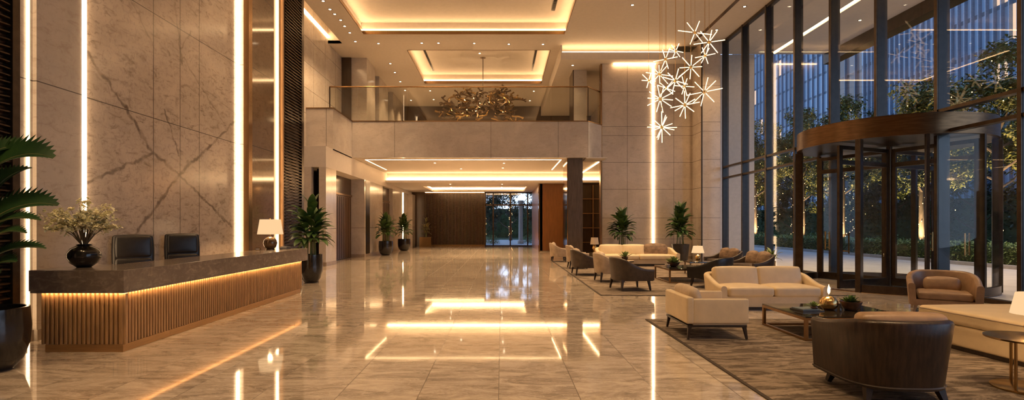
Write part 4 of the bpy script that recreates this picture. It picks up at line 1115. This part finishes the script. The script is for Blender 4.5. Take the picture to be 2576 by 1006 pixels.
# table things
def succulent(m, c, r0, n, seed, L, W, up=.3):
    r = random.Random(seed)
    for i in range(n):
        f = i/n; a = i*2.399
        m.blade((c[0], c[1], c[2]), a, R(12+70*f+r.uniform(-8, 8)), L*(1-.35*f)*r.uniform(.85, 1.1), W, R(-12+10*f), 5, .5)
t = thing('succulent_bowl', 'succulent in a brown bowl, right of the glowing gold lantern', 'potted plant', (5.44, 8.05, TZ))
MB().lathe([(.07, 0), (.085, .005), (.125, .06), (.155, .14), (.142, .14), (.11, .1)], 30).build('pot', 'terracotta', t, True)
MB().lathe([(.138, .115), (.01, .125)], 20, cap=False).build('soil', 'soil', t, True)
m = MB(); succulent(m, (0, 0, .12), .1, 20, 3, .17, .05); succulent(m, (.06, .03, .12), .1, 9, 4, .13, .04); succulent(m, (-.06, .02, .12), .1, 9, 5, .13, .04); m.build('foliage', 'leaf', t, True)
t = thing('candle_lantern', 'glowing gold globe lantern with glass chimney on the near coffee table', 'lantern', (5.14, 8.12, TZ))
MB().lathe([(.06, 0), (.085, .01), (.125, .06), (.132, .1), (.12, .15), (.085, .19), (.05, .205), (.045, .2)], 32).build('globe', 'brass', t, True)
MB().lathe([(.042, .2), (.042, .38), (.038, .38), (.038, .2)], 24, cap=False).build('chimney', 'glass_clear', t, True)
MB().lathe([(0, .24), (.016, .27), (.02, .3), (.012, .35), (0, .4)], 12, cap=False).build('flame', 'small_glow', t, True)
point('candle_glow', (5.12, 8.12, TZ+.32), 10, (1, .55, .2), .03)
t = thing('succulent', 'small yellow green succulent at the left of the gold lantern', 'plant', (4.85, 8.02, TZ+.034))
m = MB(); succulent(m, (0, 0, .03), .1, 18, 8, .12, .045); m.build('foliage', 'leaf_succulent', t, True)
MB().lathe([(.04, 0), (.055, .02), (.05, .035)], 16).build('pot', 'terracotta', t, True)
t = thing('magazine', 'dark magazine under the small succulent on the near coffee table', 'book', (4.79, 8.08, TZ), R(8))
MB().box(-.2, .16, -.15, .15, 0, .017).build('pages', 'book', t); MB().box(-.19, .1, -.13, .12, .017, .034).build('cover', 'book_blue', t)
t = thing('glass_cup', 'little clear glass cup beside the brown succulent bowl', 'cup', (5.21, 7.9, TZ)); MB().lathe([(.025, 0), (.035, .05), (.031, .05), (.022, .006)], 18).build('bowl', 'glass_clear', t, True)
t = thing('succulent_bowl', 'leafy plant in a dark bowl on the far coffee table', 'potted plant', (5.22, 15.7, TZ2))
MB().lathe([(.08, 0), (.14, .05), (.2, .13), (.18, .13), (.14, .1)], 26).build('pot', 'terracotta', t, True)
MB().lathe([(.178, .11), (.01, .12)], 20, cap=False).build('soil', 'soil', t, True)
m = MB(); succulent(m, (0, 0, .11), .1, 22, 13, .3, .08); succulent(m, (.09, .05, .11), .1, 12, 14, .22, .06); succulent(m, (-.1, 0, .11), .1, 12, 15, .22, .06); m.build('foliage', 'leaf_succulent', t, True)
t = thing('teacup', 'pale cup left of the plant bowl on the far coffee table', 'cup', (4.94, 15.4, TZ2)); MB().lathe([(.04, 0), (.06, .04), (.075, .1), (.068, .1), (.05, .03)], 20).build('bowl', 'white_petal', t, True)
t = thing('side_table', 'small dark round table behind the nearest dark armchair', 'side table', (4.1, 17.2, RZ))
MB().lathe([(.3, .46), (.3, .5)], 28).build('tabletop', 'table_glass', t, True); MB().tube([(0, 0, .02), (0, 0, .47)], .03, 10).build('stem', 'bronze_brushed', t, True); MB().lathe([(.2, 0), (.2, .02)], 24).build('base', 'bronze_brushed', t, True)
t = thing('fern_pot', 'small green fern on the dark round table by the far cream sofa', 'potted plant', (4.1, 17.2, RZ+.5))
MB().lathe([(.06, 0), (.1, .06), (.11, .12), (.09, .12)], 20).build('pot', 'terracotta', t, True)
m = MB(); succulent(m, (0, 0, .11), .1, 26, 23, .32, .07); m.build('foliage', 'leaf_succulent', t, True)
t = thing('floor_lamp', 'pale shaded lamp glimpsed right behind the dark column', 'lamp', (4.35, 24.2, RZ))
MB().lathe([(.18, 0), (.18, .02), (.03, .03), (.03, .5), (.12, .6), (.05, .78)], 20).build('base', 'brass', t, True); MB().lathe([(.2, .78), (.16, 1.1)], 24, cap=False).build('shade', 'cream_shade', t, True)

# ================================================================= OUTSIDE
struct('pavement', MB().box(10.75, 19.8, -20, 120, -.25, -.02), 'pavement', 'grey paved drive outside the window wall', 'pavement')
struct('kerb', MB().box(19.8, 20.15, -20, 120, -.25, .12), 'kerb', 'pale kerb along the far side of the drive', 'kerb')
struct('ground', MB().box(20.15, 160, -20, 200, -.3, .0).box(-60, 20.15, 120, 200, -.3, 0).box(-60, 10.6, 42.1, 120, -.3, -.04), 'lawn', 'dark lawn of the garden outside', 'lawn')
struct('path', MB().box(-4, 6, 42.1, 60, -.04, -.015), 'pavement', 'paved path outside the far glass door', 'path')
struct('wall_outside', MB().box(10.95, 13.2, 27.0, 27.4, 0, 10.6), 'grey_stone', 'pale stone wing wall outside the last window bay', 'wall')
# entrance canopy
mb = MB(); mb.box(10.95, 14.0, -10, 27.0, 10.62, 10.9); mb.box(14.0, 14.25, -10, 27, 10.75, 10.9); mb.box(14.25, 17.3, -10, 27.0, 10.62, 10.9)
struct('roof_canopy', mb, 'ceiling', 'entrance canopy outside the window wall', 'canopy')
struct('trim_15', MB().box(16.8, 17.4, -10, 27.0, 10.08, 10.62), 'bronze', 'dark edge beam of the entrance canopy', 'beam')
tag(MB().box(14.03, 14.22, -10, 27, 10.66, 10.7).build('linear_light', 'led_line'), 'long light line in the entrance canopy outside', 'light strip')
for y in (13.5, 16.5, 19.5, 22.5): downlight(15.6, y, 10.62, 'small round downlight in the entrance canopy outside', G, power=1100)
# hedge
def hedge():
    r = random.Random(9)
    t = thing('hedge', 'long clipped green hedge beyond the drive', 'hedge', (0, 0, 0))
    MB().box(20.45, 21.7, 2, 62, 0, .78).build('core', 'lawn', t)
    m = MB()
    for i in range(19000):
        y = 2+60*r.random(); u = r.random()
        if u < .5: p = (20.42+r.uniform(-.06, .05), y, r.uniform(.02, .84))
        else: p = (r.uniform(20.42, 21.6), y, .80+r.uniform(-.06, .12))
        m.blade(p, r.uniform(0, 6.28), r.uniform(-.3, 1.3), r.uniform(.09, .2), .075, .6, 2)
    m.build('foliage', 'hedge_leaf', t)
    m = MB()
    for i in range(260):
        y = 17+40*r.random()**1.2; p = (r.uniform(20.4, 21.3), y, .86+r.uniform(-.05, .1))
        m.lathe([(0, -.03), (.04, 0), (0, .03)], 6, p, cap=False)
    m.build('flowers', 'leaf_succulent', t, kind='stuff')
hedge()
# trees
def tree_proto(seed, H, Rc, leaf, nleaf, label, group, low=.32):
    fairy = True
    r = random.Random(seed)
    t = thing('tree', label, 'tree', (0, 0, 0), 0, group)
    tr = MB(); z1 = H*low
    tr.tube([(0, 0, 0), (.04, .02, z1*.5), (0, .05, z1), (.03, 0, H*.7)], [.19, .15, .13, .05], 9)
    ends = []
    for i in range(11):
        a = i*2.4; zz = z1+(H*(.77-low))*i/11*.9; L = Rc*r.uniform(.5, .8)
        e = Vector((math.cos(a)*L, math.sin(a)*L, zz+L*r.uniform(.5, 1.0)))
        tr.tube([(0, 0, zz), (math.cos(a)*L*.5, math.sin(a)*L*.5, zz+L*.3), e], [.07, .045, .015], 6); ends.append(e)
    tr.build('trunk', 'bark', t, True)
    m = MB()
    cl = []
    for e in ends:
        for q in range(5): cl.append((e+Vector((r.gauss(0, .35), r.gauss(0, .35), r.gauss(.1, .5))), r.uniform(.4, .7)))
    for q in range(16): cl.append((Vector((r.gauss(0, Rc*.28), r.gauss(0, Rc*.28), H*r.uniform(.7, .98))), r.uniform(.45, .75)))
    for i in range(nleaf):
        c, s = cl[i % len(cl)]
        d = Vector((r.gauss(0, 1), r.gauss(0, 1), r.gauss(0, .8))); d = d.normalized()*s*r.random()**.4
        m.blade(c+d, r.uniform(0, 6.28), r.uniform(-.7, .8), r.uniform(.16, .30), r.uniform(.09, .15), .5, 2)
    m.build('foliage', leaf, t)
    if fairy:
        f = MB()
        for i in range(46):
            if i < 26: z = .5+i*(H*.45/26); a = i*1.1; rr = .2-.08*z/H*2; p = (math.cos(a)*rr, math.sin(a)*rr, z)
            else: c, s = cl[(i*7) % len(cl)]; p = tuple(c+Vector((r.gauss(0, .3), r.gauss(0, .3), r.gauss(0, .3))))
            f.lathe([(0, -.03), (.026, 0), (0, .03)], 5, p, cap=False)
        f.build('string_lights', 'fairy', t)
    return t
GT = 'garden trees beyond the drive'
protos = []
TREES = [(24.3, 25.3, 0, 1.0, 'leafy garden tree at the right edge of the window view'), (25.4, 31.2, 1, 1.0, 'leafy garden tree seen right of the revolving door'),
         (24.6, 37.2, 2, 1.05, 'leafy garden tree seen through the revolving door opening'), (25.3, 43.4, 0, 1.08, 'leafy garden tree seen above the middle of the revolving door'),
         (24.5, 49.8, 1, 1.1, 'leafy garden tree seen above the left side of the revolving door'), (25.4, 56.2, 2, 1.1, 'leafy garden tree seen left of the revolving door'),
         (24.6, 62.8, 0, 1.05, 'slender garden tree seen through the fourth bay from the far end'), (25.6, 70, 1, 1.1, 'slender garden tree seen through the third bay from the far end')]
for i, (x, y, v, s, l) in enumerate(TREES):
    if i < 3:
        t = tree_proto(40+i, (10.8, 10.3, 10.4)[i], (2.4, 2.3, 2.2)[i], 'tree_leaf', 12000, l, GT); t.location = (x, y, 0); t.rotation_euler.z = i*1.3; protos.append(t)
    else: t = dup(protos[v], (x, y, 0), i*1.7, l, GT)
    t.scale = (s, s, s)
deep = None
for i, (x, y, s) in enumerate([(31, 28, 1.1), (32, 34.5, 1.1), (31, 41, 1.15), (32.5, 48, 1.1), (31, 55, 1.15), (32.5, 63, 1.1), (33, 73.5, 1.1), (34.4, 82, 1.0)]):
    l = ['dark background tree behind the right edge tree', 'dark background tree right of the revolving door canopy', 'dark background tree behind the revolving door opening', 'dark background tree above the door canopy middle',
         'dark background tree above the door canopy left end', 'dark background tree left of the revolving door', 'dark background tree toward the far window bays', 'farthest dark background tree by the last window bays'][i]
    if deep is None: deep = tree_proto(60, 8.6, 2.7, 'tree_leaf_deep', 11000, l, 'dark background trees', .13); deep.location = (x, y, 0); t = deep
    else: t = dup(deep, (x, y, 0), i*2.1, l, 'dark background trees')
    t.scale = (s, s, s)
# warm garden uplights at tree feet
for i, (x, y) in enumerate([(23.5, 24.8), (24.6, 30.7), (23.8, 36.7), (24.5, 42.9), (23.7, 49.3), (24.6, 55.7), (23.8, 62.3), (24.8, 69.5)]):
    t = thing('garden_spotlight', 'small ground spotlight at the foot of a garden tree', 'garden light', (x, y, 0), 0, 'garden spotlights')
    MB().lathe([(.05, 0), (.06, .1), (.09, .2), (.08, .2)], 12).build('housing', 'bronze', t, True); MB().lathe([(.07, .19), (.07, .2)], 12).build('lens', 'spot_face', t)
    spot('uplight_beam', (x, y, .25), 2600, R(95), .6, (1, .62, .28), (R(180), R(8), 0), .08)
# low planting between trees
def shrub(label, x, y, s, seed):
    r = random.Random(seed); t = thing('shrub', label, 'shrub', (x, y, 0), 0, 'low garden shrubs'); m = MB()
    for i in range(700):
        d = Vector((r.gauss(0, 1), r.gauss(0, 1), abs(r.gauss(0, 1)))); d = d.normalized()*r.random()**.35
        m.blade((d.x*1.3, d.y*1.3, d.z*1.0), r.uniform(0, 6.28), r.uniform(-.3, 1.2), .22, .1, .5, 2)
    m.build('foliage', 'hedge_leaf', t)
    return t
def hedge_backdrop(label, x0, x1, y0, y1, h, seed):  # dark leafy backdrop, added to cover the bright low sky
    r = random.Random(seed); t = thing('hedge_backdrop', label, 'hedge', ((x0+x1)/2, (y0+y1)/2, 0))
    W, D = (x1-x0)/2, (y1-y0)/2
    MB().box(-W+.2, W-.2, -D+.2, D-.2, 0, h-.3).build('core', 'lawn', t)
    m = MB(); n = int(max(W, D)*2*h*26)
    for i in range(n):
        if W > D: p = (r.uniform(-W, W), -D+r.uniform(0, .35), h*r.random()+r.gauss(0, .15))
        else: p = (-W+r.uniform(0, .35), r.uniform(-D, D), h*r.random()+r.gauss(0, .15))
        m.blade(p, r.uniform(0, 6.28), r.uniform(-.6, .9), r.uniform(.2, .42), r.uniform(.12, .2), .5, 2)
    m.build('foliage', 'tree_leaf_deep', t)
hedge_backdrop('tall dark hedge added as a backdrop behind the garden trees', 38, 40, 0, 100, 4.2, 31)
hedge_backdrop('tall dark hedge added as a backdrop behind the far glass door', -7, 9, 70, 72, 4.2, 32)
s0 = shrub('rounded low shrub on the lawn behind the hedge', 27.2, 25.5, 1, 3)
for i in range(9): dup(s0, (27.0+(i % 3)*.7, 29.5+i*4.1, 0), i, 'rounded low shrub on the lawn behind the hedge', 'low garden shrubs')
# towers
def tower_mat(name, base, cell, lit, spec=.6):
    m, t, b = mk(name); setp(b, .12, .0, spec)
    o = t.obj(); s = t.sep(o)
    fy = t.math('FLOOR', t.math('DIVIDE', s[1], cell[0])); fz = t.math('FLOOR', t.math('DIVIDE', s[2], cell[1]))
    wn = t.n('ShaderNodeTexWhiteNoise', noise_dimensions='2D'); t.link(t.comb(fy, fz), wn.inputs['Vector'])
    j = t.math('LESS_THAN', t.math('FRACT', t.math('DIVIDE', s[2], cell[1])), .12)
    col = t.mix(j, t.mix(wn.outputs['Value'], c4(base), c4([x*.6 for x in base])), c4([x*.35 for x in base]))
    t.link(col, b.inputs['Base Color'])
    on = t.math('MULTIPLY', t.math('GREATER_THAN', wn.outputs['Value'], lit), t.math('SUBTRACT', 1.0, j))
    b.inputs['Emission Color'].default_value = (1, .62, .3, 1); t.link(t.math('MULTIPLY', on, .5), b.inputs['Emission Strength'])
    m.cycles.emission_sampling = 'NONE'
    return m
M['tower_blue'] = tower_mat('blue_curtain_wall', (.24, .36, .52), (1.5, 3.6), .965)
M['tower_brown'] = tower_mat('brown_facade', (.20, .16, .16), (2.0, 3.4), .93)
M['fin'] = plain('facade_fin', (.16, .21, .29), .35, .3)
def tower(label, x, y0, y1, h, mat, pitch, depth=18):
    t = thing('building', label, 'building', (0, 0, 0))
    MB().box(x, x+depth, y0, y1, 0, h).build('facade', mat, t)
    m = MB(); y = y0
    while y < y1: m.box(x-.35, x, y, y+.09, 4, h); y += pitch
    m.build('fins', 'fin', t)
    m = MB(); m.box(x-.5, x+depth, y0-.2, y1+.2, 3.4, 4.0); m.build('podium_band', 'kerb', t)
tower('blue glass tower with vertical fins beyond the garden at the right', 46, 0, 66, 70, 'tower_blue', .75)
tower('brown tower standing between the blue towers', 52, 69, 80, 60, 'tower_brown', 2.2)
tower('pale blue tower far behind the window bays', 58, 84, 130, 80, 'tower_blue', 1.5, 30)
# garden beyond the far door
t = dup(deep, (-1.6, 51, 0), .6, 'dark tree outside the far glass door, left side', 'trees outside the far door'); t.scale = (.55, .55, .62)
t = dup(deep, (3.9, 51, 0), 2.0, 'dark tree outside the far glass door, right side', 'trees outside the far door'); t.scale = (.55, .55, .62)
t = dup(deep, (1.0, 57.5, 0), 3.0, 'dark tree farther out behind the far glass door', 'trees outside the far door')
t = thing('garden_column', 'pale column standing outside the far glass door', 'column', (1.75, 47.5, 0))
MB().lathe([(.3, 0), (.3, .25), (.2, .3), (.19, 3.6), (.28, 3.8), (.28, 3.95)], 24).build('shaft', 'grey_stone', t, True)
s1 = dup(s0, (-.9, 47, 0), 1, 'low shrub outside the far glass door, left of the path', 'shrubs outside the far door'); s1.scale = (.6, .6, .8)
s1 = dup(s0, (2.6, 49, 0), 2, 'low shrub outside the far glass door, right of the path', 'shrubs outside the far door'); s1.scale = (.6, .6, .8)

# ---------------------------------------------------------------- dusk sky
w = bpy.data.worlds.new('dusk'); sc.world = w; w.use_nodes = True; t = NT(w.node_tree)
bg = w.node_tree.nodes['Background']
tc = t.n('ShaderNodeTexCoord'); s = t.sep(tc.outputs['Generated'])
f = t.ramp(s[2], -.05, .6)
col = t.mix(f, c4((.42, .52, .68)), c4((.12, .22, .42)))
t.link(col, bg.inputs[0]); bg.inputs[1].default_value = 1.7
